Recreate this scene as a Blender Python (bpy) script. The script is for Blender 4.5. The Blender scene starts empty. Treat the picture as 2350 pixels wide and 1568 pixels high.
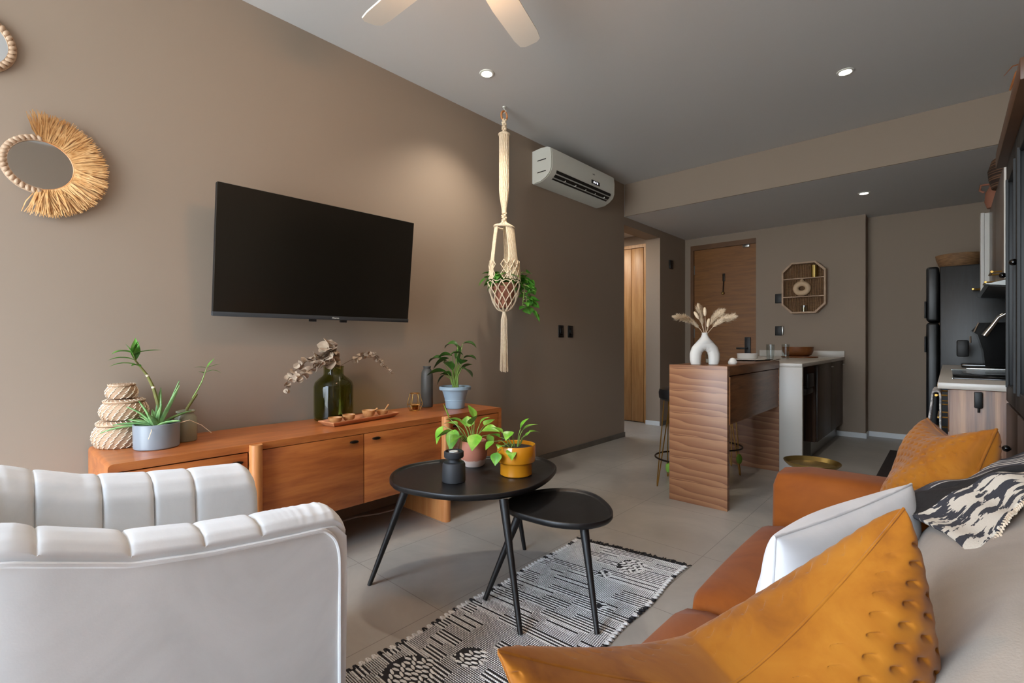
import bpy, bmesh, math, random
from mathutils import Vector, Matrix
random.seed(7)
R = math.radians; PI = math.pi
SC = bpy.context.scene; COL = SC.collection
sin, cos = math.sin, math.cos

# ---------------------------------------------------------------- geometry
class G:
    """Collects vertices, faces, uvs and material slots of one mesh."""
    def __init__(s): s.v = []; s.f = []; s.m = []; s.uv = {}; s.slot = 0
    def add(s, vs, fs):
        b = len(s.v); s.v.extend([tuple(p) for p in vs])
        for f in fs: s.f.append(tuple(i + b for i in f)); s.m.append(s.slot)
        return b
    def join(s, g, M=None):
        b = len(s.v)
        s.v.extend([tuple(M @ Vector(p)) for p in g.v] if M else g.v)
        s.f.extend([tuple(i + b for i in f) for f in g.f]); s.m.extend(g.m)
        for k, t in g.uv.items(): s.uv[k + b] = t
        return s
    def move(s, M): s.v = [tuple(M @ Vector(p)) for p in s.v]; return s
    def box(s, x0, y0, z0, x1, y1, z1, bev=0, seg=2):
        x0, x1 = min(x0, x1), max(x0, x1); y0, y1 = min(y0, y1), max(y0, y1); z0, z1 = min(z0, z1), max(z0, z1)
        if bev <= 0:
            s.add([(x0,y0,z0),(x1,y0,z0),(x1,y1,z0),(x0,y1,z0),(x0,y0,z1),(x1,y0,z1),(x1,y1,z1),(x0,y1,z1)],
                  [(0,3,2,1),(4,5,6,7),(0,1,5,4),(1,2,6,5),(2,3,7,6),(3,0,4,7)])
            return s
        bm = bmesh.new(); bmesh.ops.create_cube(bm, size=1)
        for v in bm.verts: v.co = Vector(((x0+x1)/2 + v.co.x*(x1-x0), (y0+y1)/2 + v.co.y*(y1-y0), (z0+z1)/2 + v.co.z*(z1-z0)))
        bev = min(bev, .49*min(x1-x0, y1-y0, z1-z0))
        bmesh.ops.bevel(bm, geom=list(bm.edges), offset=bev, segments=seg, profile=.5, affect='EDGES')
        bm.verts.index_update()
        s.add([v.co[:] for v in bm.verts], [[v.index for v in f.verts] for f in bm.faces]); bm.free()
        return s
    def prism(s, poly, z0, z1, axis='z'):
        n = len(poly)
        def P(a, b, c): return {'z': (a, b, c), 'x': (c, a, b), 'y': (a, c, b)}[axis]
        vs = [P(a, b, z0) for a, b in poly] + [P(a, b, z1) for a, b in poly]
        s.add(vs, [tuple(range(n))[::-1], tuple(range(n, 2*n))] + [(i, (i+1) % n, n+(i+1) % n, n+i) for i in range(n)])
        return s
    def loft(s, rings, closed=True, cap=True):
        n = len(rings[0]); vs = [p for r in rings for p in r]; fs = []
        for k in range(len(rings)-1):
            for i in range(n if closed else n-1):
                j = (i+1) % n; fs.append((k*n+i, k*n+j, (k+1)*n+j, (k+1)*n+i))
        if cap and closed: fs.append(tuple(range(n))[::-1]); fs.append(tuple(range((len(rings)-1)*n, len(rings)*n)))
        s.add(vs, fs); return s
    def tube(s, pts, r, n=8, closed=False, cap=True):
        pts = [Vector(p) for p in pts]; N = len(pts); rings = []; up = None
        for i in range(N):
            a = pts[(i-1) % N] if closed or i > 0 else pts[i]; b = pts[(i+1) % N] if closed or i < N-1 else pts[i]
            t = (b-a).normalized() if (b-a).length > 1e-9 else Vector((0,0,1))
            if up is None: up = t.orthogonal().normalized()
            up = (up - t*up.dot(t)); up = up.normalized() if up.length > 1e-6 else t.orthogonal().normalized()
            q = t.cross(up); rr = r[i] if isinstance(r, (list, tuple)) else r
            rings.append([tuple(pts[i] + (up*cos(2*PI*k/n) + q*sin(2*PI*k/n))*rr) for k in range(n)])
        if closed: rings.append(rings[0]); s.loft(rings, True, False)
        else: s.loft(rings, True, cap)
        return s
    def lathe(s, prof, c=(0,0,0), n=32, sx=1, sy=1):
        rings = [[(c[0]+sx*r*cos(2*PI*k/n), c[1]+sy*r*sin(2*PI*k/n), c[2]+z) for k in range(n)] for r, z in prof]
        s.loft(rings, True, True); return s
    def disc(s, c, r, n=24, z=0): s.add([(c[0]+r*cos(2*PI*k/n), c[1]+r*sin(2*PI*k/n), c[2]) for k in range(n)], [tuple(range(n))]); return s
    def ball(s, c, r, n=12, m=8):
        r = r if isinstance(r, (tuple, list)) else (r, r, r)
        rings = []
        for i in range(1, m):
            a = PI*i/m; rings.append([(c[0]+r[0]*sin(a)*cos(2*PI*k/n), c[1]+r[1]*sin(a)*sin(2*PI*k/n), c[2]-r[2]*cos(a)) for k in range(n)])
        s.loft(rings, True, True); return s
    def grid(s, fn, nu, nv, uvs=None, wrap=False):
        vs = []; b = len(s.v)
        for j in range(nv+1):
            for i in range(nu+1):
                vs.append(fn(i/nu, j/nv))
                s.uv[b+j*(nu+1)+i] = uvs(i/nu, j/nv) if uvs else (i/nu, j/nv)
        w = nu+1
        s.add(vs, [(j*w+i, j*w+i+1, (j+1)*w+i+1, (j+1)*w+i) for j in range(nv) for i in range(nu)])
        return s
    def leaf(s, p, d, L, W, droop=.6, fold=.25, kind='heart', n=7, roll=0, thick=0):
        d = Vector(d).normalized(); up = Vector((0,0,1))
        side = d.cross(up); side = side.normalized() if side.length > .05 else Vector((1,0,0))
        if roll: side = (Matrix.Rotation(roll, 3, d) @ side)
        nrm = side.cross(d).normalized(); cur = Vector(p); vs = []
        prof = {'heart': [0,.75,1,.95,.78,.52,.25,0], 'lance': [.1,.55,.9,1,.9,.66,.33,0], 'strap': [.8,1,1,.92,.8,.6,.35,0], 'round': [.1,.72,.97,1,.97,.8,.5,.05]}[kind]
        for i in range(n+1):
            t = i/n; k = t*7; a = int(min(k, 6)); w = W*(prof[a]*(1-k+a) + prof[a+1]*(k-a))
            ang = droop*t; dd = d*cos(ang) - nrm*sin(ang); nn = nrm*cos(ang) + d*sin(ang)
            for j in (-1,-.5,0,.5,1): vs.append(cur + side*w*j*cos(fold) + nn*abs(j)*w*sin(fold))
            cur = cur + dd*(L/n)
        s.add(vs, [(i*5+j, i*5+j+1, (i+1)*5+j+1, (i+1)*5+j) for i in range(n) for j in range(4)])
        return cur

OFF = {}
def obj(name, g, mat, parent=None, smooth=38, local=False, sub=0, label=None, solid=0):
    me = bpy.data.meshes.new(name)
    off = OFF.get(parent, Vector((0,0,0))) if parent and not local else Vector((0,0,0))
    me.from_pydata([tuple(Vector(p)-off) for p in g.v], [], g.f)
    mats = mat if isinstance(mat, (list, tuple)) else [mat]
    for m in mats: me.materials.append(m)
    if len(mats) > 1: me.polygons.foreach_set('material_index', g.m)
    if g.uv:
        ul = me.uv_layers.new(name='UVMap'); z = (0,0)
        for lp in me.loops: ul.data[lp.index].uv = g.uv.get(lp.vertex_index, z)
    bm = bmesh.new(); bm.from_mesh(me); bmesh.ops.recalc_face_normals(bm, faces=bm.faces); bm.to_mesh(me); bm.free()
    if smooth: me.shade_smooth(); me.set_sharp_from_angle(angle=R(smooth))
    o = bpy.data.objects.new(name, me); COL.objects.link(o)
    if parent: o.parent = parent; OFF[o] = off
    if sub: md = o.modifiers.new('sub', 'SUBSURF'); md.levels = sub; md.render_levels = sub
    if solid: md = o.modifiers.new('solid', 'SOLIDIFY'); md.thickness = solid; md.offset = 0
    if label: o['label'] = label
    return o
def tag(o, label, cat, group=None, kind=None):
    o['label'] = label; o['category'] = cat
    if group: o['group'] = group
    if kind: o['kind'] = kind
    return o
def thing(name, label, cat, loc=(0,0,0), rotz=0, group=None):
    o = bpy.data.objects.new(name, None); COL.objects.link(o); o.empty_display_size = .05
    o.location = loc; o.rotation_euler = (0,0,rotz); OFF[o] = Vector(loc)
    return tag(o, label, cat, group)
def struct(name, g, mat, parent=None, smooth=30):
    o = obj(name, g, mat, parent, smooth)
    if not parent: o['kind'] = 'structure'
    return o
def dup(o, parent=None, **kw):
    c = o.copy(); COL.objects.link(c); c.parent = parent; OFF[c] = OFF.get(o, Vector((0,0,0)))
    for ch in o.children: dup(ch, c)
    for k, v in kw.items():
        if k == 'loc': c.location = v
        elif k == 'rotz': c.rotation_euler = (0,0,v)
        else: c[k] = v
    return c

# ---------------------------------------------------------------- materials
def lin(h):
    h = h.lstrip('#'); c = [int(h[i:i+2], 16)/255 for i in (0,2,4)]
    return tuple(x/12.92 if x <= .04045 else ((x+.055)/1.055)**2.4 for x in c) + (1,)
class NT:
    def __init__(s, name):
        s.m = bpy.data.materials.new(name); s.m.use_nodes = True; s.t = s.m.node_tree; s.n = s.t.nodes
        s.b = s.n['Principled BSDF']
    def new(s, ty, **kw):
        nd = s.n.new(ty)
        for k, v in kw.items(): setattr(nd, k, v)
        return nd
    def link(s, a, b): s.t.links.new(a, b)
    def val(s, x, sock):
        if hasattr(x, 'is_linked') or isinstance(x, bpy.types.NodeSocket): s.link(x, sock)
        else: sock.default_value = x
    def math(s, op, a, b=None, c=None):
        nd = s.new('ShaderNodeMath', operation=op)
        for i, x in enumerate((a, b, c)):
            if x is not None: s.val(x, nd.inputs[i])
        return nd.outputs[0]
    def coords(s, kind='Object', scale=(1,1,1), rot=(0,0,0), loc=(0,0,0)):
        tc = s.new('ShaderNodeTexCoord'); mp = s.new('ShaderNodeMapping')
        mp.inputs['Scale'].default_value = scale; mp.inputs['Rotation'].default_value = rot; mp.inputs['Location'].default_value = loc
        s.link(tc.outputs[kind], mp.inputs[0]); return mp.outputs[0]
    def noise(s, vec, scale=5, detail=3, dist=0, rough=.5):
        nd = s.new('ShaderNodeTexNoise'); s.link(vec, nd.inputs['Vector'])
        nd.inputs['Scale'].default_value = scale; nd.inputs['Detail'].default_value = detail
        nd.inputs['Distortion'].default_value = dist; nd.inputs['Roughness'].default_value = rough
        return nd.outputs['Fac']
    def ramp(s, fac, stops):
        nd = s.new('ShaderNodeValToRGB'); s.link(fac, nd.inputs[0]); e = nd.color_ramp.elements
        while len(e) < len(stops): e.new(.5)
        for i, (p, c) in enumerate(stops): e[i].position = p; e[i].color = lin(c) if isinstance(c, str) else c
        return nd.outputs[0]
    def bump(s, h, strength=.2, dist=.01):
        nd = s.new('ShaderNodeBump'); s.link(h, nd.inputs['Height'])
        nd.inputs['Strength'].default_value = strength; nd.inputs['Distance'].default_value = dist
        s.link(nd.outputs[0], s.b.inputs['Normal'])
    def set(s, **kw):
        names = dict(rough='Roughness', metal='Metallic', trans='Transmission Weight', ior='IOR', coat='Coat Weight', sheen='Sheen Weight', spec='Specular IOR Level', alpha='Alpha', estr='Emission Strength')
        for k, v in kw.items():
            if k == 'col': s.b.inputs['Base Color'].default_value = lin(v) if isinstance(v, str) else v
            elif k == 'emit': s.b.inputs['Emission Color'].default_value = lin(v)
            else: s.b.inputs[names[k]].default_value = v
        return s
def M(name, c, c2=None, scale=6, stretch=(1,1,1), lo=.35, hi=.65, detail=4, dist=0, bump=0, bscale=60, bdist=.004, bstretch=(1,1,1), **kw):
    t = NT(name); t.set(col=c, **kw)
    if c2: t.link(t.ramp(t.noise(t.coords(scale=stretch), scale, detail, dist), [(lo, c), (hi, c2)]), t.b.inputs['Base Color'])
    if bump: t.bump(t.noise(t.coords(scale=bstretch), bscale, 3), bump, bdist)
    return t.m
def wood(name, cs, stretch, scale=3, dist=1.2, rough=.42, coat=0, fine=.25):
    t = NT(name); t.set(rough=rough, coat=coat); v = t.coords(scale=stretch)
    a = t.noise(v, scale, 4, dist); b = t.noise(v, scale*6, 3, .4)
    f = t.math('ADD', t.math('MULTIPLY', a, 1-fine), t.math('MULTIPLY', b, fine))
    k = len(cs); t.link(t.ramp(f, [(.34 + .32*i/(k-1), c) for i, c in enumerate(cs)]), t.b.inputs['Base Color'])
    t.bump(b, .08, .002); return t.m
def walnut():
    t = NT('walnut_veneer'); t.set(rough=.38)
    tc = t.new('ShaderNodeTexCoord'); sp = t.new('ShaderNodeSeparateXYZ'); t.link(tc.outputs['Object'], sp.inputs[0])
    al = t.math('ADD', sp.outputs[0], sp.outputs[1]); zz = t.math('DIVIDE', t.math('MODULO', t.math('ADD', sp.outputs[2], 10), .147), .147)
    def vec(x, y):
        c = t.new('ShaderNodeCombineXYZ'); t.link(x, c.inputs[0]); t.link(y, c.inputs[1]); return c.outputs[0]
    d = t.noise(vec(t.math('MULTIPLY', al, 2.6), t.math('MULTIPLY', zz, 1.3)), 1.0, 1, .2)
    f = t.math('FRACT', t.math('ADD', t.math('ADD', t.math('MULTIPLY', zz, 3.0), t.math('MULTIPLY', al, 1.5)), t.math('MULTIPLY', d, 2.1)))
    n = t.noise(vec(t.math('MULTIPLY', al, 5), t.math('MULTIPLY', sp.outputs[2], 190)), 1.0, 3, .3)
    f = t.math('ADD', t.math('MULTIPLY', f, .72), t.math('MULTIPLY', n, .30))
    t.link(t.ramp(f, [(.03, '#553624'), (.09, '#6f4a32'), (.25, '#85593e'), (.55, '#936648'), (.8, '#a57855'), (.93, '#94684a'), (.99, '#5f3f2c')]), t.b.inputs['Base Color'])
    return t.m
def floor_mat():
    t = NT('grey_floor_tile'); t.set(rough=.34, spec=.5)
    tc = t.new('ShaderNodeTexCoord'); sp = t.new('ShaderNodeSeparateXYZ'); t.link(tc.outputs['Object'], sp.inputs[0])
    def groove(c, o, p):
        d = t.math('MODULO', t.math('ADD', c, 59*p - o), p); d = t.math('ABSOLUTE', t.math('SUBTRACT', d, p/2))
        return t.math('GREATER_THAN', d, p/2 - .0016)
    g = t.math('MAXIMUM', groove(sp.outputs[0], -.892, .589), groove(sp.outputs[1], 1.204, .583))
    n = t.noise(t.coords(scale=(1,1,1)), 2.2, 6, .6, .62)
    base = t.ramp(n, [(.3, '#928e88'), (.52, '#a09c95'), (.72, '#aeaaa2')])
    mx = t.new('ShaderNodeMixRGB'); t.link(g, mx.inputs[0]); t.link(base, mx.inputs[1]); mx.inputs[2].default_value = lin('#7a766f')
    t.link(mx.outputs[0], t.b.inputs['Base Color'])
    t.link(t.math('ADD', t.math('MULTIPLY', n, .18), .26), t.b.inputs['Roughness'])
    t.bump(t.math('SUBTRACT', t.math('MULTIPLY', n, .15), g), .25, .001)
    return t.m
def velvet(name, cs, scale=5, bump=.12, bscale=240, sheen=.5, stretch=(1,1,1)):
    t = NT(name); t.set(rough=.75, sheen=sheen, spec=.2)
    n = t.noise(t.coords(scale=stretch), scale, 5, .8, .6); k = len(cs)
    t.link(t.ramp(n, [(.34 + .34*i/(k-1), c) for i, c in enumerate(cs)]), t.b.inputs['Base Color'])
    t.bump(t.noise(t.coords(), bscale, 2), bump, .001); return t.m

TAUPE = '#928273'
W = dict(
    wall=M('taupe_wall_paint', TAUPE, rough=.8, bump=.05, bscale=180, bdist=.002),
    ceil=M('white_ceiling_paint', '#c9c7c5', rough=.85),
    floor=floor_mat(),
    skirt=M('grey_skirting_tile', '#59544d', '#665f57', rough=.5),
    wskirt=M('white_skirting', '#d5d8da', rough=.45),
    teak=wood('acacia_sideboard_wood', ['#8f4c24', '#a8602f', '#b97038'], (6,1,9), 2.0, .9, .36, .15),
    teakend=wood('pale_acacia_wood', ['#b9743f', '#cd8f58'], (12,12,.8), 2.5, .8, .4),
    walnut=walnut(),
    wtop=wood('walnut_top', ['#5e3d28', '#7a5237', '#8d6242'], (14,1.2,14), 2.2, .8, .3),
    door=wood('oak_door', ['#74471a', '#81511f', '#8b5a26'], (1,1,10), 3.2, .8, .45),
    doorf=M('door_frame_wood', '#5d3c20', '#6a4626', scale=8, rough=.5), closet=wood('light_oak', ['#a97a48', '#bb8c58', '#c69a66'], (9,9,.6), 3, .6, .4),
    zebra=wood('zebrano_veneer', ['#321b0f', '#6d4629', '#8a5f3e', '#a87c55'], (11,11,.35), 2.6, .5, .4),
    dzebra=wood('dark_zebrano', ['#1d120c', '#3a2618', '#4e3624'], (22,22,.5), 2.4, .5, .4),
    darkw=M('dark_brown_lacquer', '#2b1d17', '#35261f', rough=.4, scale=3, stretch=(3,3,1)),
    blackw=wood('black_grain_wood', ['#0c0d10', '#15171c', '#20232a'], (9,9,1), 3.5, .8, .42),
    black=M('black_matt', '#08080a', rough=.5), blackg=M('black_gloss', '#050506', rough=.12),
    tabletop=wood('black_stained_wood', ['#0d0d0e', '#141415', '#1b1b1c'], (12,2,12), 3, .5, .42),
    screen=M('television_screen', '#15130f', rough=.22, spec=.6),
    stone=M('white_quartz', '#bfb9b0', rough=.3), white=M('white_plastic', '#d9dbd3', rough=.4), dark_slot=M('dark_slot', '#14100c', rough=.7),
    chair=velvet('white_velvet', ['#cccecf', '#d5d7d8', '#dcdedf'], 4, .10, 300, .25),
    suede=velvet('tan_suede', ['#74390b', '#824410', '#8d4d16'], 3.2, .1, 260, .06),
    mustard=velvet('mustard_velvet', ['#7d4607', '#93580c', '#9e6416'], 9, .06, 300, .12),
    whitec=velvet('white_cotton', ['#d2d2d4', '#dcdcdd'], 5, .10, 420, .1),
    cream=velvet('cream_fleece', ['#958a7f', '#a3978b'], 6, .35, 330, .1),
    seagrass=M('woven_seagrass', '#9c7d62', '#b5977b', scale=9, stretch=(3,3,40), rough=.8, bump=.5, bscale=14, bstretch=(2,2,22), bdist=.004),
    stitch=M('pale_stitch', '#e9d9c2', rough=.8), raffia=M('raffia', '#c08a4e', '#dcb078', scale=30, rough=.7),
    rattan=M('rattan_pale', '#a68a70', '#b99d83', scale=20, rough=.6), mirror=M('mirror_glass', '#d5d8da', rough=.03, metal=1),
    greypot=M('grey_glazed_ceramic', '#7d838a', rough=.28), sage=M('sage_glazed_ceramic', '#82836f', '#8f8f7c', scale=5, rough=.25),
    smoke=M('smoked_ceramic', '#4b4a47', rough=.5), bluepot=M('blue_plastic', '#8fa5b3', rough=.45),
    soil=M('potting_soil', '#22160f', '#36261a', scale=60, rough=.95, bump=.8, bscale=90),
    leaf=M('leaf_green', '#35731f', '#5d9a34', scale=14, rough=.4), dleaf=M('dark_leaf_green', '#1f4413', '#3a6520', scale=14, rough=.4),
    lime=M('lime_leaf', '#5f9f22', '#9ac653', scale=18, rough=.38), aloe=M('aloe_green', '#4f8047', '#86a86a', scale=25, rough=.5),
    stem=M('green_stem', '#7c9a48', rough=.5), cane=M('bamboo_cane', '#5b5a2a', '#77773c', scale=20, rough=.5), pale=M('pale_node', '#c9bda4', rough=.7),
    eucal=M('dried_eucalyptus', '#8e7a68', '#b8a48e', scale=20, rough=.8), twig=M('twig_brown', '#6d5843', rough=.8),
    tray=wood('tray_wood', ['#b1704a', '#c98a5e'], (10,1.5,10), 3, .5, .45), bowlw=wood('olive_wood', ['#a87444', '#c7935d'], (8,3,8), 4, .8, .5), dbowl=wood('brown_bowl_wood', ['#6b3d1c', '#85502a'], (3,3,14), 3, .5, .35),
    gold=M('gold_metal', '#c39a52', rough=.28, metal=1), brass=M('brushed_brass', '#9c8650', rough=.35, metal=1), chrome=M('chrome', '#c6c6c4', rough=.2, metal=1), darkm=M('dark_bronze', '#2c241e', rough=.4, metal=.8),
    terra=NT('terracotta_dipped').m, mustpot=M('mustard_glaze', '#c47a10', '#d18a1e', scale=4, rough=.16, coat=.4),
    charcoal=M('charcoal_ceramic', '#2c2e31', rough=.6), wax=M('white_wax', '#e8e4df', rough=.5),
    rope=M('cotton_rope', '#d6c2a4', '#e3d2b8', scale=60, rough=.9, bump=.6, bscale=220, bdist=.002), hpot=M('terracotta', '#8d5a46', '#9b6650', rough=.8),
    rugw=M('rug_white_yarn', '#c9c8c6', '#dcdbd9', scale=60, rough=.95), rugb=M('rug_black_yarn', '#17171a', '#24242a', scale=60, rough=.95),
    arch=M('white_matt_ceramic', '#dcdcd8', rough=.55), pampas=M('pampas_plume', '#dcc4a2', '#eedcc2', scale=40, rough=.9),
    felt=M('green_felt', '#7fae45', rough=.9), cup=M('white_ceramic', '#d9d6d0', rough=.25), fridge=wood('black_fridge', ['#060708', '#0c0e11', '#14171b'], (12,12,1.2), 4, .9, .4),
    taupeg=M('taupe_gloss_laminate', '#75685f', rough=.3), cabw=M('cabinet_white', '#cfccc6', rough=.4), steel=M('steel', '#8d8d8a', rough=.3, metal=1),
    towel=M('grey_towel', '#8a8788', '#c9c6c2', scale=90, lo=.45, hi=.55, rough=.95), mat=M('brown_mat', '#241a16', '#30241e', scale=50, rough=.95),
    wicker=M('brown_wicker', '#6b4c31', '#8f6b48', scale=12, stretch=(2,2,20), rough=.7, bump=.5, bscale=12, bstretch=(2,2,18)), stripeb=M('dark_striped_wicker', '#2a1b13', '#6b4d38', scale=3, stretch=(.2,.2,26), lo=.48, hi=.52, rough=.8),
    cornice=M('cornice_wood', '#4a2f1d', '#573924', scale=6, rough=.45), cable=M('white_cable', '#d4d2cf', rough=.5), fanw=M('fan_white', '#e6e2da', rough=.5),
)
def glass(name, col='#ffffff', rough=.02, fi=1.45):
    t = NT(name); t.set(col=col, rough=rough, trans=1, ior=1.45)
    tr = t.new('ShaderNodeBsdfTransparent'); tr.inputs[0].default_value = lin(col)
    lp = t.new('ShaderNodeMixShader'); fr = t.new('ShaderNodeFresnel'); fr.inputs[0].default_value = fi
    gl = t.new('ShaderNodeBsdfGlossy'); gl.inputs['Roughness'].default_value = rough
    ge = t.new('ShaderNodeNewGeometry'); t.link(t.math('MULTIPLY', fr.outputs[0], t.math('SUBTRACT', 1.0, ge.outputs['Backfacing'])), lp.inputs[0]); t.link(tr.outputs[0], lp.inputs[1]); t.link(gl.outputs[0], lp.inputs[2])
    t.link(lp.outputs[0], t.n['Material Output'].inputs[0]); return t.m
W['clear'] = glass('clear_glass', '#f3f6f6', fi=1.75); W['green'] = glass('dark_green_glass', '#d6d9b2'); W['amber'] = glass('amber_glass', '#e8cfa4')
W['pane'] = glass('dark_pane', '#8a8f94')
def emitm(name, col, s):
    t = NT(name); t.set(col='#ffffff', emit=col, estr=s); return t.m
W['glow'] = emitm('downlight_glow', '#fff3e2', 22); W['warm'] = emitm('warm_lamp_glow', '#ffc48f', 30); W['led'] = emitm('display_led', '#dfe6ff', 2.5)
def terra():
    t = NT('terracotta_dipped_glaze'); t.set(rough=.65)
    tc = t.new('ShaderNodeTexCoord'); sp = t.new('ShaderNodeSeparateXYZ'); t.link(tc.outputs['Object'], sp.inputs[0])
    n = t.noise(t.coords(), 26, 3); z = t.math('ADD', sp.outputs[2], t.math('MULTIPLY', n, .035))
    t.link(t.ramp(t.math('MULTIPLY', z, 8), [(.0, '#cfc4bb'), (.40, '#c2ab9f'), (.43, '#b0705a'), (1, '#b5745d')]), t.b.inputs['Base Color'])
    t.bump(t.noise(t.coords(scale=(1,1,14)), 22, 2), .3, .003); return t.m
W['terra'] = terra()
def variegated():
    t = NT('variegated_pothos_leaf'); t.set(rough=.35)
    n = t.noise(t.coords(), 22, 3, .5)
    t.link(t.ramp(n, [(.35, '#4c8a1c'), (.55, '#74b033'), (.68, '#a9cf6d'), (.78, '#d5e2a6')]), t.b.inputs['Base Color']); return t.m
W['poth'] = variegated()
def throw_mat():
    t = NT('woven_throw_black_and_cream'); t.set(rough=.95)
    tc = t.new('ShaderNodeTexCoord'); sp = t.new('ShaderNodeSeparateXYZ'); t.link(tc.outputs['UV'], sp.inputs[0])
    u, v = sp.outputs[0], sp.outputs[1]
    st = t.math('GREATER_THAN', t.math('SINE', t.math('MULTIPLY', t.math('ADD', u, t.math('MULTIPLY', t.noise(t.coords('UV'), 6, 2), .012)), 420)), .1)
    st2 = t.math('MULTIPLY', st, t.math('GREATER_THAN', t.noise(t.coords('UV', scale=(9,1.5,1)), 3, 2), .47))
    n = t.noise(t.coords('UV', scale=(1.0,.62,1)), 17, 4, .35, .6)
    fl = t.math('GREATER_THAN', n, .51)
    def mix(f, a, b):
        m = t.new('ShaderNodeMixRGB'); t.val(f, m.inputs[0])
        for i, x in ((1, a), (2, b)):
            if isinstance(x, str): m.inputs[i].default_value = lin(x)
            else: t.link(x, m.inputs[i])
        return m.outputs[0]
    stripes = mix(st2, '#3b3a40', '#b9b3ab'); flor = mix(fl, '#d3ccbf', '#35363e')
    c = mix(t.math('GREATER_THAN', u, .36), flor, '#1d1918'); c = mix(t.math('GREATER_THAN', u, .47), c, stripes)
    t.link(c, t.b.inputs['Base Color']); t.bump(t.noise(t.coords('UV'), 160, 2), .3, .003); return t.m
W['throw'] = throw_mat()
# ---------------------------------------------------------------- room shell
H = 2.784; ZL = 2.43; XL = -2.66; YB = 4.78
struct('floor', G().box(-4.6,-2.7,-.1,.8,7.0,0), W['floor'], smooth=0)
struct('ceiling', G().box(-2.86,-2.7,H,.8,YB+.02,H+.12), W['ceil'], smooth=0)
struct('ceiling_kitchen', G().box(-4.6,YB+.02,ZL,.8,7.0,H+.12), W['ceil'], smooth=0)
struct('beam_face', G().box(-2.655,YB,ZL+.0005,.6,YB+.018,H-.001), W['wall'], smooth=0)
struct('wall_left', G().box(XL-.2,-2.7,0,XL,YB,H).box(XL-.19,YB,2.34,XL,5.67,ZL).box(XL-.19,5.67,0,XL,6.44,ZL), W['wall'], smooth=0)
struct('wall_hall', G().box(-4.6,5.76,0,XL-.19,5.9,ZL).box(-4.6,YB-.2,0,-4.4,5.8,ZL).box(-4.6,YB-.2,0,XL-.2,YB-.06,ZL), W['wall'], smooth=0)
struct('wall_back', G().box(-1.768,6.44,0,-.67,6.74,ZL).box(-2.86,6.44,2.332,-1.768,6.74,ZL).box(-2.86,6.44,0,-2.584,6.74,2.332), W['wall'], smooth=0)
struct('wall_kitchen', G().box(-.67,6.645,0,.8,6.8,ZL), W['wall'], smooth=0)
struct('wall_right', G().box(.6,-2.7,0,.8,6.645,H), W['wall'], smooth=0)
struct('wall_window', G().box(-2.66,-2.7,0,-2.62,-2.55,H).box(-.10,-2.7,0,.6,-2.55,H).box(-2.62,-2.7,2.72,-.10,-2.55,H), W['wall'], smooth=0)
g = G()
for x0, x1 in ((-2.62,-2.57),(-1.385,-1.335),(-.15,-.10)): g.box(x0,-2.66,0,x1,-2.60,2.72)
g.box(-2.62,-2.66,2.67,-.10,-2.60,2.72).box(-2.62,-2.66,0,-.10,-2.60,.05)
struct('window_1', g, W['black'])
struct('baseboard_left', G().box(XL,2.3,0,XL+.012,YB,.05).box(XL,5.7,0,XL+.012,6.4,.05), W['skirt'], smooth=0)
struct('baseboard_back', G().box(-1.75,6.428,0,-.67,6.44,.055).box(-.67,6.428,0,-.658,6.645,.055).box(-.67,6.633,0,.59,6.645,.055), W['wskirt'], smooth=0)
struct('baseboard_hall', G().box(XL-.19,5.658,0,XL+.001,5.67,.055), W['wskirt'], smooth=0)
# entry door
g = G().box(-2.545,6.47,.005,-1.772,6.51,2.27)
d1 = struct('door_1', g, W['door'])
struct('door_frame', G().box(-2.584,6.435,0,-2.545,6.51,2.332).box(-2.545,6.435,2.27,-1.768,6.51,2.332), W['doorf'], d1)
lk = struct('lock_plate', G().box(-1.905,6.452,.86,-1.835,6.47,1.105,.004), W['black'], d1)
struct('door_lever', G().box(-1.99,6.40,.955,-1.86,6.415,.975,.004).box(-1.885,6.40,.955,-1.865,6.455,.975), W['black'], lk)
struct('door_closer', G().box(-1.925,6.44,2.235,-1.845,6.47,2.275,.004), W['steel'], d1)
kn = struct('door_knocker', G().box(-2.175,6.455,1.83,-2.145,6.47,1.93,.004).tube([(-2.16,6.455,1.83),(-2.163,6.45,1.75),(-2.165,6.45,1.69)],.007), W['darkm'], d1)
struct('knocker_ball', G().ball((-2.166,6.446,1.675),.02), W['brass'], kn)
struct('door_hinge', G().box(-2.55,6.46,1.95,-2.538,6.472,2.07).box(-2.55,6.46,1.1,-2.538,6.472,1.22), W['steel'], d1)
# hallway closet
g = G()
for k in range(4): g.box(-2.915-.175-.30*k+.002 if k else -3.088,5.735,.012,-2.915-.175-.30*(k-1)-.002 if k else -2.917,5.757,2.262,.003)
d2 = struct('door_2', g, W['closet'])
struct('door_frame', G().box(-4.2,5.738,2.27,-2.88,5.758,2.31).box(-2.91,5.738,0,-2.885,5.758,2.27), W['closet'], d2)

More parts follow.
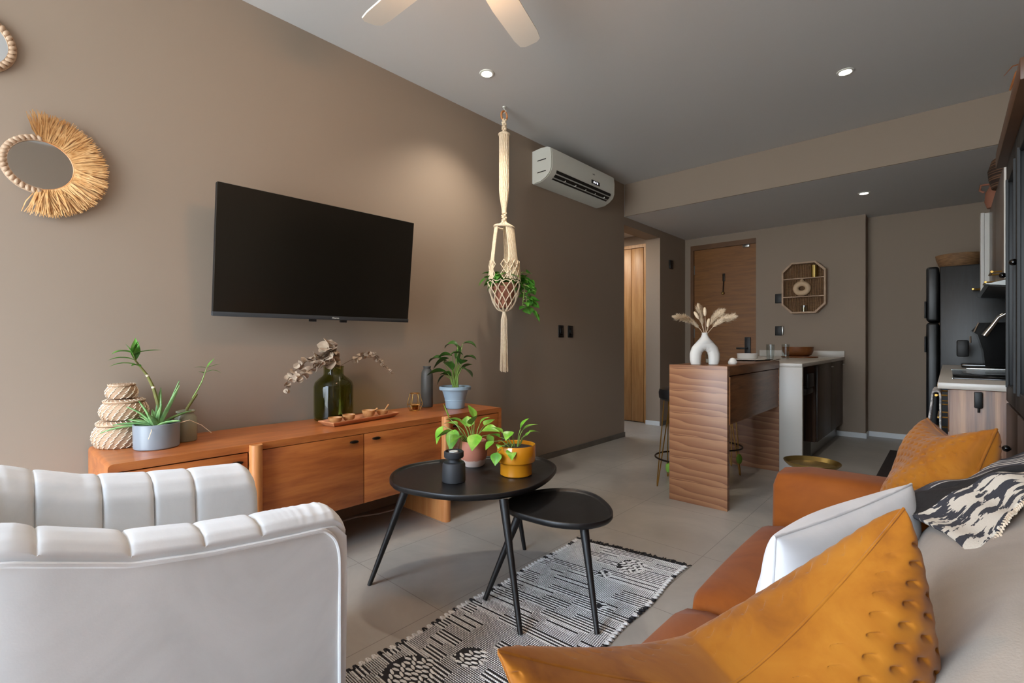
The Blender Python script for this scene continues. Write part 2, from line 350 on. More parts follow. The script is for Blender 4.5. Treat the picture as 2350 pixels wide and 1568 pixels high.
# ---------------------------------------------------------------- light fittings
def downlight(x, y, z, label, watt):
    t = thing('recessed_downlight', label, 'ceiling light', (x,y,z), 0, 'recessed ceiling downlights')
    obj('trim_ring', G().lathe([(.032,-.0005),(.048,-.0005),(.046,-.006),(.036,-.008),(.032,-.004)], (x,y,z), 28), W['white'], t)
    obj('lens', G().lathe([(.001,-.0045),(.0315,-.0045),(.0315,-.001),(.001,-.001)], (x,y,z), 24), W['glow'], t)
    l = bpy.data.lights.new('downlight_beam', 'SPOT'); l.energy = watt; l.color = (1,.9,.76); l.spot_size = R(115); l.spot_blend = .9; l.shadow_soft_size = .04
    o = bpy.data.objects.new('downlight_beam', l); COL.objects.link(o); o.location = (x,y,z-.03)
downlight(-2.212,2.197,H, 'round recessed ceiling downlight nearest the hanging macrame planter', 26)
downlight(-.493,3.729,H, 'round recessed ceiling downlight over the floor behind the sofa', 9)
downlight(-.585,5.512,ZL, 'round recessed downlight in the lowered kitchen ceiling', 4)
l = bpy.data.lights.new('hall_lamp', 'AREA'); l.energy = 4; l.size = .25; l.color = (1,.86,.68)
o = bpy.data.objects.new('hall_lamp', l); COL.objects.link(o); o.location = (-3.3,5.15,2.41)

fx, fy, fz = -1.327, 1.207, 2.5
fan = thing('ceiling_fan', 'white ceiling fan with warm glowing lamp', 'ceiling fan', (fx,fy,fz))
obj('motor', G().lathe([(.002,.08),(.03,.085),(.085,.07),(.10,.03),(.10,-.005),(.085,-.02),(.002,-.02)], (fx,fy,fz)).tube([(fx,fy,fz+.08),(fx,fy,H-.03)],.013).lathe([(.002,.284),(.07,.284),(.06,.25),(.02,.235),(.002,.235)], (fx,fy,fz)), W['fanw'], fan)
obj('lamp', G().lathe([(.002,-.02),(.095,-.022),(.092,-.05),(.06,-.085),(.002,-.098)], (fx,fy,fz)), W['warm'], fan)
for k in range(5):
    g = G(); a = R(108+72*k)
    out = [(.10,-.03),(.16,-.05),(.35,-.062),(.58,-.06),(.635,-.052),(.65,-.03),(.65,.03),(.635,.052),(.58,.06),(.35,.062),(.16,.05),(.10,.03)]
    g.prism(out, -.004, .004); g.move(Matrix.Translation((fx,fy,fz+.02)) @ Matrix.Rotation(a,4,'Z') @ Matrix.Rotation(R(-10),4,'X'))
    obj('blade', g, W['fanw'], fan)
l = bpy.data.lights.new('fan_lamp_light', 'POINT'); l.energy = 2.5; l.color = (1,.72,.45); l.shadow_soft_size = .1
o = bpy.data.objects.new('fan_lamp_light', l); COL.objects.link(o); o.location = (fx,fy,fz-.13)

# ---------------------------------------------------------------- left wall
def ring_pts(cy, cz, r, a0, a1, n): return [(cy+r*cos(a0+(a1-a0)*i/n), cz+r*sin(a0+(a1-a0)*i/n)) for i in range(n+1)]
def scallop(cy, cz, a0, a1, n, r):
    g = G()
    for i in range(n):
        a = a0+(a1-a0)*(i+.5)/n
        h = G().ball((0,0,0), (.009,.0125,.0085), 10, 6)
        g.join(h, Matrix.Translation((XL+.016, cy+r*cos(a), cz+r*sin(a))) @ Matrix.Rotation(a,4,'X') @ Matrix.Rotation(.5,4,'X'))
    g.loft([[(XL+x, cy+rr*cos(a0+(a1-a0)*k/48), cz+rr*sin(a0+(a1-a0)*k/48)) for x, rr in ((.003,r-.012),(.018,r-.012),(.018,r-.006),(.010,r+.012),(.003,r+.012))] for k in range(49)])
    return g
def wall_mirror(cy, cz, label, raff):
    t = thing('round_mirror', label, 'mirror', (XL,cy,cz))
    g = G().lathe([(.001,.004),(.096,.004),(.096,.012),(.001,.012)], n=48).move(Matrix.Translation((XL,cy,cz)) @ Matrix.Rotation(PI/2,4,'Y'))
    obj('mirror_glass', g, W['mirror'], t)
    g = G(); g.tube([(XL+.013,a,b) for a, b in ring_pts(cy,cz,.097,0,2*PI,47)[:-1]], .0032, 6, True)
    obj('rim', g, W['teakend'], t)
    obj('scalloped_frame', scallop(cy, cz, R(88) if raff else 0, R(272) if raff else 2*PI, 20 if raff else 38, .1045), W['rattan'], t)
    if raff:
        rg = random.Random(3); g = G()
        for i in range(1100):
            a = R(rg.uniform(-97,94)); a2 = a+rg.gauss(0,.24); L = rg.uniform(.85,1.08)*.103
            p = Vector((XL+rg.uniform(.004,.02), cy+.097*cos(a), cz+.097*sin(a)))
            q = p+Vector((rg.uniform(-.002,.03), L*cos(a2), L*sin(a2))); q.x = max(q.x, XL+.003)
            m = (p+q)/2+Vector((rg.uniform(0,.014), rg.gauss(0,.004), rg.gauss(0,.004))); w = rg.uniform(.0012,.0024)
            s = Vector((.3,-sin(a),cos(a)))*w
            g.add([p-s,p+s,m+s,m-s,q+s*.5,q-s*.5], [(0,1,2,3),(3,2,4,5)])
        obj('raffia_fringe', g, W['raffia'], t)
wall_mirror(.160, 1.745, 'small round mirror half wrapped in a golden raffia fringe', True)
wall_mirror(-.022, 2.16, 'small round mirror with scalloped rattan frame hung highest on the wall', False)

tv = thing('television', 'large black flat television tilted on the taupe wall', 'television', (-2.495,1.262,1.48))
MT = Matrix.Translation((-2.495,1.262,1.48)) @ Matrix.Rotation(R(-1.2),4,'Z') @ Matrix.Rotation(R(6.3),4,'Y')
tg = lambda *b, **k: G().box(*b, **k).move(MT)
obj('housing', tg(-.035,-.535,-.30,.0,.535,.305,bev=.006).join(G().box(-.07,-.30,-.25,-.03,.30,.1,.015).move(MT)), W['black'], tv)
obj('screen_panel', tg(-.001,-.536,-.29,.004,.536,.302), W['screen'], tv)
obj('bottom_bezel', tg(-.02,-.539,-.312,.007,.539,-.291,bev=.002), W['charcoal'], tv)
for y in (-.06,.115): obj('foot_socket', tg(-.02,y-.017,-.325,-.002,y+.017,-.31), W['black'], tv)
g = G().box(-.006,-.10,-.10,.006,.10,.10).move(Matrix.Translation((XL+.008,1.262,1.45)))
g.tube([(XL+.01,1.262,1.45),(-2.57,1.262,1.46)], .02)
obj('wall_bracket', g, W['black'], tv)
def text(body, size, mat, M4, parent, name='logo', ext=.0004):
    cu = bpy.data.curves.new(name, 'FONT'); cu.body = body; cu.size = size; cu.extrude = ext; cu.align_x = 'CENTER'; cu.align_y = 'CENTER'
    o = bpy.data.objects.new(name, cu); COL.objects.link(o); cu.materials.append(mat)
    if parent: o.parent = parent; M4 = Matrix.Translation(-OFF[parent]) @ M4
    bpy.context.view_layer.update(); me = bpy.data.meshes.new_from_object(o.evaluated_get(bpy.context.evaluated_depsgraph_get())); me.name = name
    m = bpy.data.objects.new(name, me); COL.objects.link(m); m.parent = parent; bpy.data.objects.remove(o); m.name = name
    m.matrix_local = M4; return m
TXT = Matrix(((0,0,1,0),(1,0,0,0),(0,1,0,0),(0,0,0,1)))
text('Hisense', .013, W['white'], MT @ Matrix.Translation((.0075,.06,-.301)) @ TXT, tv)

# air conditioner
ac = thing('air_conditioner', 'white wall mounted air conditioner with open louvre slot', 'air conditioner', (XL,3.705,2.55))
prof = [(0,.28),(.10,.288),(.165,.283),(.20,.265),(.208,.20),(.205,.10),(.19,.062),(.15,.03),(.09,.004),(.0,0)]
def acx(y0, y1, s=1, dx=0): return G().prism([(XL+dx+.001+a*s, 2.405+.14+(b-.14)*s) for a, b in prof], y0, y1, 'y')
obj('body', acx(3.205,4.205), W['white'], ac)
for y0, y1 in ((3.192,3.204),(4.206,4.218)): obj('side_cover', acx(y0,y1,.985), W['white'], ac)
g = G()
for za, zb, xa, xb in ((.090,.066,.2075,.2015),(.058,.040,.193,.174),(.033,.026,.165,.152)):
    a, b = Vector((XL+xa,0,2.405+za)), Vector((XL+xb,0,2.405+zb)); o3 = Vector((.0035,0,-.0015))
    g.loft([[tuple(p+Vector((0,y,0))) for p in (a-o3,a+o3,b+o3,b-o3)] for y in (3.27,4.14)])
obj('air_slot', g, W['dark_slot'], ac)
for k in range(5): obj('louvre_guide', G().box(XL+.168,3.42+.16*k,2.441,XL+.187,3.425+.16*k,2.455), W['white'], ac)
dp = obj('display', G().box(XL+.205,3.80,2.518,XL+.2105,3.94,2.552,.001), W['black'], ac)
for k in range(3): obj('display_digit', G().box(XL+.2106,3.835+.03*k,2.527,XL+.212,3.843+.03*k,2.543), W['led'], dp)
for zz in (2.585,2.485): obj('side_vent', G().box(XL+.06,3.189,zz,XL+.15,3.193,zz+.007), W['dark_slot'], ac)
obj('pipe_cover', G().ball((XL+.02,3.192,2.42),(.016,.004,.02)), W['white'], ac)
text('suri', .024, W['charcoal'], Matrix.Translation((XL+.2135,3.83,2.605)) @ TXT, ac)
def plate(name, b, label, cat, group=None, extra=None, mat='black'):
    o = obj(name, G().box(*b, bev=.006), W[mat]); tag(o, label, cat, group)
    if extra: obj('rocker', G().box(*extra, bev=.002), W['blackg'], o)
    return o
plate('light_switch', (XL,3.563,1.088,XL+.009,3.642,1.2), 'black light switch nearest the television of the wall pair', 'switch', 'switches below the air conditioner', (XL+.009,3.585,1.11,XL+.013,3.62,1.178))
plate('light_switch', (XL,3.712,1.088,XL+.009,3.791,1.2), 'black light switch nearest the hall opening of the wall pair', 'switch', 'switches below the air conditioner', (XL+.009,3.734,1.11,XL+.013,3.769,1.178))
plate('wall_thermostat', (XL,5.925,1.985,XL+.02,6.02,2.095), 'small black thermostat box high on the wall left of the entry door', 'switch')  # a thermostat box; it only shares its category with the switches
plate('switch_plate', (-1.553,6.425,1.51,-1.472,6.44,1.622), 'blank black plate on the back wall beside the octagonal shelf', 'switch')
sk = plate('wall_socket', (-1.553,6.425,1.122,-1.478,6.44,1.235), 'black wall socket with clear cover below the blank plate', 'socket')
obj('socket_cover', G().box(-1.482,6.418,1.13,-1.462,6.432,1.228,.003), W['steel'], sk)
# ---------------------------------------------------------------- sideboard
ZT = .615
sb = thing('sideboard', 'long low orange brown wooden sideboard under the television', 'sideboard', (-2.42,1.3,0))
X0, X1 = -2.645, -2.19
pts = [(.30,.30),(.30,.599)]+[(.316-.016*cos(a), .599+.016*sin(a)) for a in [PI/2*k/5 for k in range(6)]]+[(2.30,ZT),(2.31,.607),(2.31,.30),(2.285,.30),(2.285,.585),(.33,.585),(.327,.582),(.325,.30)]
g = G(); n = len(pts)
g.loft([[(x,a,b) for a, b in pts] for x in (X0, X1-.006, X1)], True, True)
obj('carcass', g, W['teak'], sb)
obj('back_panel', G().box(X0,.33,.24,X0+.015,2.28,.58).box(X0+.01,.33,.295,X1-.03,.755,.312).box(X0+.01,1.862,.295,X1-.03,2.28,.312).box(X0+.01,.815,.225,X1-.03,1.80,.245), W['teak'], sb)
def column(y0, y1, z1):
    r = (y1-y0)/2; m = (y0+y1)/2
    poly = [(X0+.02,y0),(X1+.012,y0)]+[(X1+.012+r*cos(a), m+r*sin(a)) for a in [-PI/2+PI*k/8 for k in range(1,8)]]+[(X1+.012,y1),(X0+.02,y1)]
    return G().prism(poly, 0, z1)
obj('leg_panel', column(.762,.810,.612), W['teakend'], sb, label='paler rounded upright leg panel'); obj('leg_panel', column(1.805,1.855,.612), W['teakend'], sb, label='paler rounded upright leg panel')
def pull(y, z, par): obj('handle', G().lathe([(.001,0),(.022,0),(.024,.004),(.020,.012),(.001,.014)], (0,0,0), 20, 1, .32).move(Matrix.Translation((X1+.001,y,z)) @ Matrix.Rotation(PI/2,4,'Z') @ Matrix.Rotation(PI/2,4,'X')), W['darkm'], par)
def front(nm, y0, y1, z0, z1, hy, hz):
    o = obj(nm, G().box(X1-.022,y0,z0,X1,y1,z1,.002), W['teak'], sb); pull(hy, hz, o)
front('drawer', .335,.757,.305,.580,.715,.545); front('drawer', 1.860,2.28,.305,.580,1.91,.545)
front('door', .815,1.3,.232,.582,1.245,.552); front('door', 1.304,1.80,.232,.582,1.37,.552)
cb = obj('power_cable', G().tube([(-2.545,1.775,.222),(-2.54,1.80,.15),(-2.54,1.815,.08),(-2.545,1.79,.02),(-2.55,1.74,.006),(-2.56,1.62,.006),(-2.61,1.5,.006),(-2.61,1.36,.006),(-2.56,1.2,.006),(-2.58,1.0,.006)], .0045, 6), W['cable']); tag(cb, 'thin white cable curling on the floor under the sideboard', 'cable')

# ---------------------------------------------------------------- things on the sideboard
def basket(x, y, z, r, h, label):
    t = thing('lidded_basket', label, 'basket', (x,y,z), 0, 'stacked seagrass baskets'); rg = random.Random(int(r*1e4))
    hb = h*.8
    def rad(k): return r*(.80+.2*math.sin(PI*min(1,max(0,k))*.95+.12)) if k < .98 else r*.82
    pr = [(.002,0)]+[(r*(.66+.34*sin(PI*(.16+.68*i/12))), .001+hb*i/12) for i in range(13)]+[(r*.6,hb),(.002,hb)]
    g = G().lathe(pr, (x,y,z), 40)
    g.slot = 1; rows = max(4, int(hb/.013))
    def dash(gg, a, k, rr0, z0, da):
        P = []
        for q in range(4):
            f = q/3; aa = a+da*f; zz = z0+(.012)*(1-f); k2 = min(1,max(0,(zz)/hb)); rr = rr0(k2)+.0022*sin(PI*f)+.0008
            P.append((x+rr*cos(aa), y+rr*sin(aa), z+zz))
        gg.tube(P, .0016, 4)
    for j in range(rows):
        m = int(2*PI*r/.024)
        for i in range(m): dash(g, 2*PI*(i+.37*j+rg.uniform(-.1,.1))/m, 0, lambda k: r*(.66+.34*sin(PI*(.16+.68*k))), hb*(j+.1)/rows, -.17*.09/r*1.0)
    obj('basket_body', g, [W['seagrass'], W['stitch']], t)
    rl = r*.88
    g = G().lathe([(.002,hb+.0015),(rl*.92,hb+.0015),(rl,hb+.006),(rl*.99,hb+.012),(rl*.93,h-.004),(rl*.8,h),(.002,h+.002)], (x,y,z), 36)
    g.slot = 1; m = int(2*PI*r/.02)
    for i in range(m):
        a = 2*PI*i/m; g.tube([(x+rl*1.005*cos(a),y+rl*1.005*sin(a),z+hb+.012),(x+rl*.97*cos(a-.08),y+rl*.97*sin(a-.08),z+h-.005),(x+rl*.85*cos(a-.16),y+rl*.85*sin(a-.16),z+h+.001)],.0014,4)
    obj('basket_lid', g, [W['seagrass'], W['stitch']], t)
    return t
basket(-2.560,.392,ZT+.001,.092,.107,'largest lidded seagrass basket at the bottom of the stack')
basket(-2.556,.404,ZT+.113,.081,.082,'middle sized lidded seagrass basket in the stack')
basket(-2.556,.396,ZT+.200,.053,.058,'smallest lidded seagrass basket on top of the stack')
def pot(prof, x, y, z, n=40): return G().lathe(prof, (x,y,z), n)
# aloe
x, y = -2.413,.487; z = ZT+.001
al = thing('potted_aloe', 'spiky aloe plant in a low grey ceramic pot', 'potted plant', (x,y,z))
obj('pot', pot([(.002,0),(.074,0),(.078,.004),(.080,.098),(.077,.1),(.073,.098),(.071,.01),(.002,.01)], x,y,z), W['greypot'], al)
obj('soil', pot([(.002,.07),(.0715,.07),(.0715,.085),(.04,.089),(.002,.09)], x,y,z), W['soil'], al)
g = G(); Ra = Vector((.741,.672,0)); Fa = Vector((-.672,.741,0))
for px, fw, ph, w, dr in ((.055,.03,.165,.012,-.1),(.085,-.01,.15,.014,-.15),(-.012,.03,.14,.013,.1),(-.032,-.02,.10,.012,.15),(.02,.06,.12,.012,.1),(.035,-.03,.09,.013,.2),(-.165,.0,.03,.014,.45),(-.155,-.05,-.01,.015,.55),(-.10,-.06,.02,.012,.5),(.10,-.03,.03,.013,.4),(.06,.08,.05,.013,.4),(-.06,.06,.06,.012,.4),(.008,-.045,.055,.018,.15),(-.06,-.03,.09,.010,.6),(-.13,.04,.05,.011,.5)):
    d = Ra*px+Fa*fw+Vector((0,0,ph)); L = d.length*1.12; q = Vector((x,y,z+.084))+(Ra*px+Fa*fw).normalized()*.012
    g.leaf(q, d+Vector((0,0,dr*.35*L)), L, w, dr, .55, 'strap', 9)
obj('leaves', g, W['aloe'], al, solid=.004)
for q in ([(x+.03,y+.05,z+.09),(x+.02,y+.11,z+.10),(x,y+.16,z+.07),(x-.01,y+.20,z+.03)],[(x+.06,y-.03,z+.09),(x+.085,y-.035,z+.08),(x+.088,y-.045,z+.05)]): obj('dry_leaf', G().tube(q,.0014,5), W['pampas'], al)
# lucky bamboo
bb = thing('bamboo_stem', 'tall leaning lucky bamboo stem rising behind the aloe', 'bamboo', (x-.02,y,z+.09))
P = [(-2.435,.505,z+.092),(-2.445,.495,.80),(-2.45,.482,.86),(-2.45,.462,.91),(-2.45,.44,.945),(-2.45,.423,.972),(-2.45,.415,1.0)]
obj('cane', G().tube(P, [.007,.0068,.006,.005,.004,.003,.002], 8), W['cane'], bb)
for k in (2,3): q = Vector(P[k]); d = (Vector(P[k])-Vector(P[k-1])).normalized(); obj('node_ring', G().tube([q-d*.004,q+d*.004],.0068 if k == 2 else .0058,8), W['pale'], bb)
g = G()
for p, d, L, w, dr in ((P[6],(.2,-.9,.5),.07,.014,1.2),(P[5],(-.1,-.35,1),.07,.011,.2),(P[6],(.1,.3,.9),.05,.010,-.1),(P[6],(.15,1,.3),.09,.010,.35),(P[5],(.1,-1,.5),.085,.010,1.0),(P[4],(.2,-1,.6),.10,.009,1.1),(P[4],(.5,-.5,.4),.05,.009,.9),((-2.45,.425,1.02),(0,.35,1),.03,.008,0),(P[5],(-.3,.05,1),.09,.012,.1)): g.leaf(p, d, L*1.1, w*1.45, dr, .3, 'lance')
obj('leaves', g, W['leaf'], bb)
# sage vase
x, y = -2.476,.603
v = obj('ceramic_vase', pot([(.002,0),(.040,0),(.043,.005),(.044,.085),(.040,.104),(.031,.116),(.030,.122),(.036,.126),(.036,.131),(.031,.133),(.026,.130),(.026,.116),(.036,.10),(.039,.085),(.038,.01),(.002,.01)], x,y,z), W['sage']); tag(v, 'small sage green glazed vase behind the grey aloe pot', 'vase')
b2 = thing('bamboo_stem', 'short bamboo cutting leaning out of the sage green vase', 'bamboo', (x,y,z+.1))
P = [(x-.005,y-.012,z+.05),(-2.488,.612,.755),(-2.494,.637,.795),(-2.497,.650,.815)]
obj('cane', G().tube(P, .0062, 8), W['cane'], b2)
Q = [(-2.492,.633,.798),(-2.498,.655,.835),(-2.5,.672,.87),(-2.5,.683,.905),(-2.5,.690,.93)]
obj('shoot', G().tube(Q, [.0035,.003,.0028,.0022,.0016], 6), W['stem'], b2)
g = G()
for p, d, L, w, dr in ((Q[4],(0,.75,1),.05,.008,0),(Q[3],(.1,.9,.7),.065,.006,1.7),(Q[4],(.1,-1,.25),.045,.005,.4),(Q[3],(.1,-.9,.5),.025,.006,.5),(Q[4],(-.1,1,.35),.06,.004,.2)): g.leaf(p, d, L*1.15, w*1.5, dr, .25, 'lance')
obj('leaves', g, W['leaf'], b2)
# big glass vase
x, y = -2.548,1.326
v = obj('glass_vase', pot([(.002,0),(.097,0),(.102,.006),(.1045,.03),(.1045,.185),(.098,.208),(.078,.228),(.057,.244),(.053,.256),(.053,.288),(.056,.294),(.052,.297),(.046,.292),(.046,.254),(.072,.224),(.092,.204),(.0985,.183),(.0985,.03),(.094,.012),(.002,.012)], x,y,z,56), W['green']); tag(v, 'large dark green glass jar holding dried eucalyptus', 'vase')
rg = random.Random(11)
def euc(name, label, paths, sizes, n_leaf):
    t = thing(name, label, 'dried branch', (x,y,z+.05)); gs = G(); gl = G()
    for P, (s0, s1), n in zip(paths, sizes, n_leaf):
        P = [Vector(p) for p in P]; gs.tube(P, [.002]*(len(P)-1)+[.001], 5)
        segs = [(P[i], P[i+1]) for i in range(len(P)-1)]
        for i in range(n):
            f = (i+.5)/n; f = .36+.64*f; k = f*len(segs); a, b = segs[min(int(k), len(segs)-1)]; p = a.lerp(b, k-int(k) if int(k) < len(segs) else 1)
            sz = s0+(s1-s0)*f; d = Vector((rg.uniform(-.6,.9), rg.gauss(0,.8), rg.gauss(.1,.8))); p = p+Vector((0,0,.0))
            if p.x-sz < XL+.008: p.x = XL+.012+sz*.4; d.x = abs(d.x)
            gl.leaf(p, d, sz*1.15, sz*.66, rg.uniform(-.4,.8), rg.uniform(.05,.35), 'round', 6, rg.uniform(-1.2,1.2))
    obj('stems', gs, W['twig'], t); obj('leaves', gl, W['eucal'], t)
euc('eucalyptus_branch', 'dried round leaf eucalyptus bunch arching out of the green jar toward the baskets',
    [[(x,y,z+.12),(-2.54,1.31,.91),(-2.53,1.27,.955),(-2.52,1.22,.975),(-2.52,1.16,.945),(-2.52,1.10,.90),(-2.52,1.062,.855),(-2.52,1.05,.795)],
     [(x,y,z+.12),(-2.54,1.315,.915),(-2.52,1.28,.98),(-2.50,1.265,1.02)], [(x,y,z+.12),(-2.535,1.30,.915),(-2.50,1.22,.93),(-2.48,1.12,.875),(-2.48,1.08,.85)],[(x,y,z+.14),(-2.53,1.31,.93),(-2.51,1.29,.97),(-2.52,1.28,1.0)]],
    [(.042,.022),(.05,.05),(.034,.026),(.046,.046)], [30,34,28,26])
euc('eucalyptus_sprig', 'thin dried eucalyptus sprig curving from the green jar toward the grey bottle',
    [[(x+.02,y+.02,z+.12),(-2.54,1.365,.915),(-2.54,1.43,.945),(-2.54,1.51,.972),(-2.54,1.58,.965),(-2.54,1.63,.92),(-2.54,1.70,.852)]], [(.036,.014)], [46])
# tray and bowls
A = R(8.7); TC = Vector((-2.385,1.40,ZT+.001)); TM = Matrix.Translation(TC) @ Matrix.Rotation(A,4,'Z')
g = G(); hw, hl = .063,.222
def rr(w, l, zz): return [(-w,-l,zz),(w,-l,zz),(w,l,zz),(-w,l,zz)]
g.loft([rr(hw-.022,hl-.022,0),rr(hw-.018,hl-.018,.003),rr(hw,hl,.021),rr(hw,hl,.025),rr(hw-.005,hl-.005,.025),rr(hw-.021,hl-.021,.008)], True, True)
tr = obj('serving_tray', g.move(TM), W['tray'], smooth=20); tag(tr, 'long narrow wooden tray holding four tiny bowls', 'tray')
def bowl(s, off, r, h, label, spoon):
    r *= 1.12; h *= 1.4
    c = TM @ Vector((off, s, .0095))
    b = obj('pinch_bowl', G().lathe([(.001,0),(r*.5,0),(r*.86,h*.45),(r,h),(r*.93,h),(r*.8,h*.5),(r*.45,h*.14),(.001,h*.14)], c, 26), W['bowlw']); tag(b, label, 'bowl', 'pinch bowls on the long tray')
    if spoon:
        d = Vector(spoon); q = c+Vector((0,0,h*.35)); g = G().tube([q, q+d*.03, q+d*.062], [.004,.0035,.005], 7); g.ball(tuple(q-d*.002), (.009,.009,.004))
        o = obj('wooden_spoon', g, W['bowlw']); tag(o, 'tiny wooden spoon standing in the '+('bowl at the tray end by the candle holder' if s > .1 else 'deeper bowl near the tray middle'), 'spoon', 'tiny wooden spoons')
bowl(-.165,.0,.033,.022,'shallow tiny wooden bowl on the tray in front of the green jar',None)
bowl(-.085,.006,.030,.026,'second tiny wooden bowl on the tray, with small knob behind it',None)
bowl(.055,-.004,.033,.030,'deeper tiny wooden bowl with spoon near the tray middle',(.25,.75,.55))
bowl(.150,.0,.030,.022,'tiny wooden bowl at the tray end nearest the gold candle holder',(.1,.6,.8))
# gold candle holder
x, y = -2.493,1.838
ch = thing('candle_holder', 'gold wire candle holder with small glass cup', 'candle holder', (x,y,z))
g = G(); ring = lambda r, zz, n=6: [(x+r*cos(2*PI*k/n), y+r*sin(2*PI*k/n), z+zz) for k in range(n)]
for r, zz in ((.033,.003),(.030,.108)): g.tube(ring(r,zz,24), .0022, 6, True)
for k in range(6):
    a = 2*PI*k/6; P = lambda r, zz: (x+r*cos(a), y+r*sin(a), z+zz)
    g.tube([P(.033,.003),P(.048,.04),P(.030,.108)], .0018, 6)
g.tube(ring(.048,.04), .0016, 6, True)
obj('wire_frame', g, W['gold'], ch); obj('glass_cup', pot([(.002,.006),(.020,.006),(.022,.034),(.020,.034),(.018,.009),(.002,.009)], x,y,z,24), W['amber'], ch); obj('candle', pot([(.002,.0095),(.0175,.0095),(.0175,.022),(.002,.022)], x,y,z,20), W['gold'], ch)
x, y = -2.571,1.994
v = obj('bottle_vase', pot([(.002,0),(.036,0),(.0385,.004),(.039,.20),(.036,.232),(.025,.252),(.022,.256),(.026,.264),(.027,.269),(.024,.271),(.019,.266),(.019,.252),(.03,.228),(.034,.2),(.033,.01),(.002,.01)], x,y,z), W['smoke']); tag(v, 'slim dark grey bottle vase beside the blue plant pot', 'vase')
# peace lily
x, y = -2.392,2.084
pl = thing('potted_peace_lily', 'peace lily with drooping leaves in a light blue plastic pot', 'potted plant', (x,y,z))
obj('pot', pot([(.002,0),(.058,0),(.061,.004),(.065,.048),(.068,.05),(.068,.054),(.066,.056),(.083,.112),(.085,.118),(.1,.119),(.104,.124),(.104,.138),(.1,.142),(.092,.142),(.088,.138),(.08,.11),(.055,.01),(.002,.01)], x,y,z), W['bluepot'], pl)
obj('soil', pot([(.002,.10),(.077,.10),(.08,.118),(.04,.124),(.002,.125)], x,y,z), W['soil'], pl)
gs = G(); gl = G()
Rt = Vector((.74,.67,0)); Fw = Vector((-.67,.74,0))
def lily(px, ph, fw, d, L, w, dr):
    tip = Vector((x,y,z+.12))+Rt*px+Fw*fw+Vector((0,0,ph)); b = Vector((x,y,z+.122))+Rt*px*.12+Fw*fw*.12
    gs.tube([b, b.lerp(tip,.5)+Vector((0,0,.02))-Rt*px*.12, tip], [.003,.0026,.0018], 6)
    dd = Rt*d[0]+Fw*d[1]+Vector((0,0,d[2])); gl.leaf(tip, dd, L*1.2, w*1.8, dr, .3, 'lance', 9, random.Random(int(px*1e4+ph*1e3)).uniform(-.5,.5))
for a in ((-.085,.20,-.02,(-1,.1,.35),.085,.026,1.5),(-.035,.205,-.05,(-.55,-.2,-.2),.105,.028,.6),(.05,.30,0,(1,-.1,.25),.085,.022,1.3),(.02,.285,-.02,(-.8,0,.55),.09,.022,1.9),(.055,.225,-.03,(-.7,-.2,.6),.085,.020,1.8),(.06,.205,-.02,(.9,-.2,.4),.075,.025,1.2),(.05,.145,-.04,(.6,-.3,-.3),.085,.026,.5),(-.05,.12,-.06,(-1,-.2,.1),.11,.022,.7),(-.06,.10,-.05,(-.5,-.2,-.4),.07,.018,.6),(-.01,.13,-.07,(-.3,-.4,.7),.09,.024,.9),(.0,.2,.04,(.2,.3,.9),.09,.018,.5),(-.03,.16,.04,(-.4,.6,.5),.08,.02,1.0),(.02,.16,.0,(.1,0,1),.09,.014,.2),(.03,.24,.02,(-.3,.1,.8),.08,.02,.9),(-.02,.22,.0,(-.7,.1,.2),.08,.02,1.0),(.03,.12,.02,(.5,.2,.5),.08,.02,.7),(-.02,.09,-.03,(-.5,-.3,.3),.08,.02,.9),(.04,.17,-.05,(.2,-.5,.5),.08,.022,1.0)): lily(*a)
for k in range(7): gs.tube([(x+.02*cos(k),y+.02*sin(k),z+.122),(x+.03*cos(k*1.7),y+.03*sin(k*1.7),z+.24+.01*k)], [.004,.002], 6)
obj('stems', gs, W['stem'], pl); obj('leaves', gl, W['dleaf'], pl)

# ---------------------------------------------------------------- macrame hanger
mx, my = -2.433, 2.597
hk = obj('ceiling_hook', G().lathe([(.001,0),(.014,0),(.012,-.006),(.001,-.008)], (mx,my,H-.0005), 16).tube([(mx,my,H-.006),(mx,my,H-.02),(mx+.012,my+.01,H-.032),(mx,my,H-.047),(mx-.012,my-.01,H-.038)], .003, 8), W['white']); tag(hk, 'small white ceiling hook holding the macrame hanger', 'hook')
mh = thing('macrame_hanger', 'long cream macrame plant hanger with tassel', 'plant hanger', (mx,my,2.0))
RI = Vector((.741,.672,0)); FO = Vector((-.672,.741,0)); C0 = Vector((mx,my,0))
def mp(a, r, zz): d = RI*cos(a)+FO*sin(a); return C0+d*r+Vector((0,0,zz))
obj('wooden_ring', G().tube([C0+(RI*.8+FO*.6)*.026*cos(2*PI*k/24)+Vector((0,0,2.716+.034*sin(2*PI*k/24))) for k in range(24)], .0075, 8, True), W['teakend'], mh)
def torus(r, zz, t, tilt=0): return G().tube([mp(2*PI*k/28, r, zz-tilt*cos(2*PI*k/28)) for k in range(28)], t, 8, True)
obj('collar', torus(.036,2.578,.009), W['rope'], mh); obj('collar', torus(.072,1.893,.009,.008), W['rope'], mh)
g = G()
def knot(zz0, zz1, r, n):
    for k in range(n):
        f = k/(n-1); zz = zz0+(zz1-zz0)*f
        for s in (-1,0,1): g.ball(mp(k*.9+s*2.1, r*.55, zz), (r*.6,r*.6,(zz0-zz1)/n*.75), 8, 6)
knot(2.685,2.60,.018,6); knot(1.995,1.915,.020,6)
for k in range(14):                       # wrapped sleeve of many strands
    a = 2*PI*k/14; P = []; rr = lambda zz: .031 if zz > 2.16 else (.031-.022*((2.16-zz)/.15)**1.2 if zz > 2.02 else .012)
    for i in range(20): zz = 2.575-.58*i/19; P.append(mp(a+.08*sin(i*2.1+k), rr(max(zz,2.021)), zz))
    g.tube(P, .0072, 6)
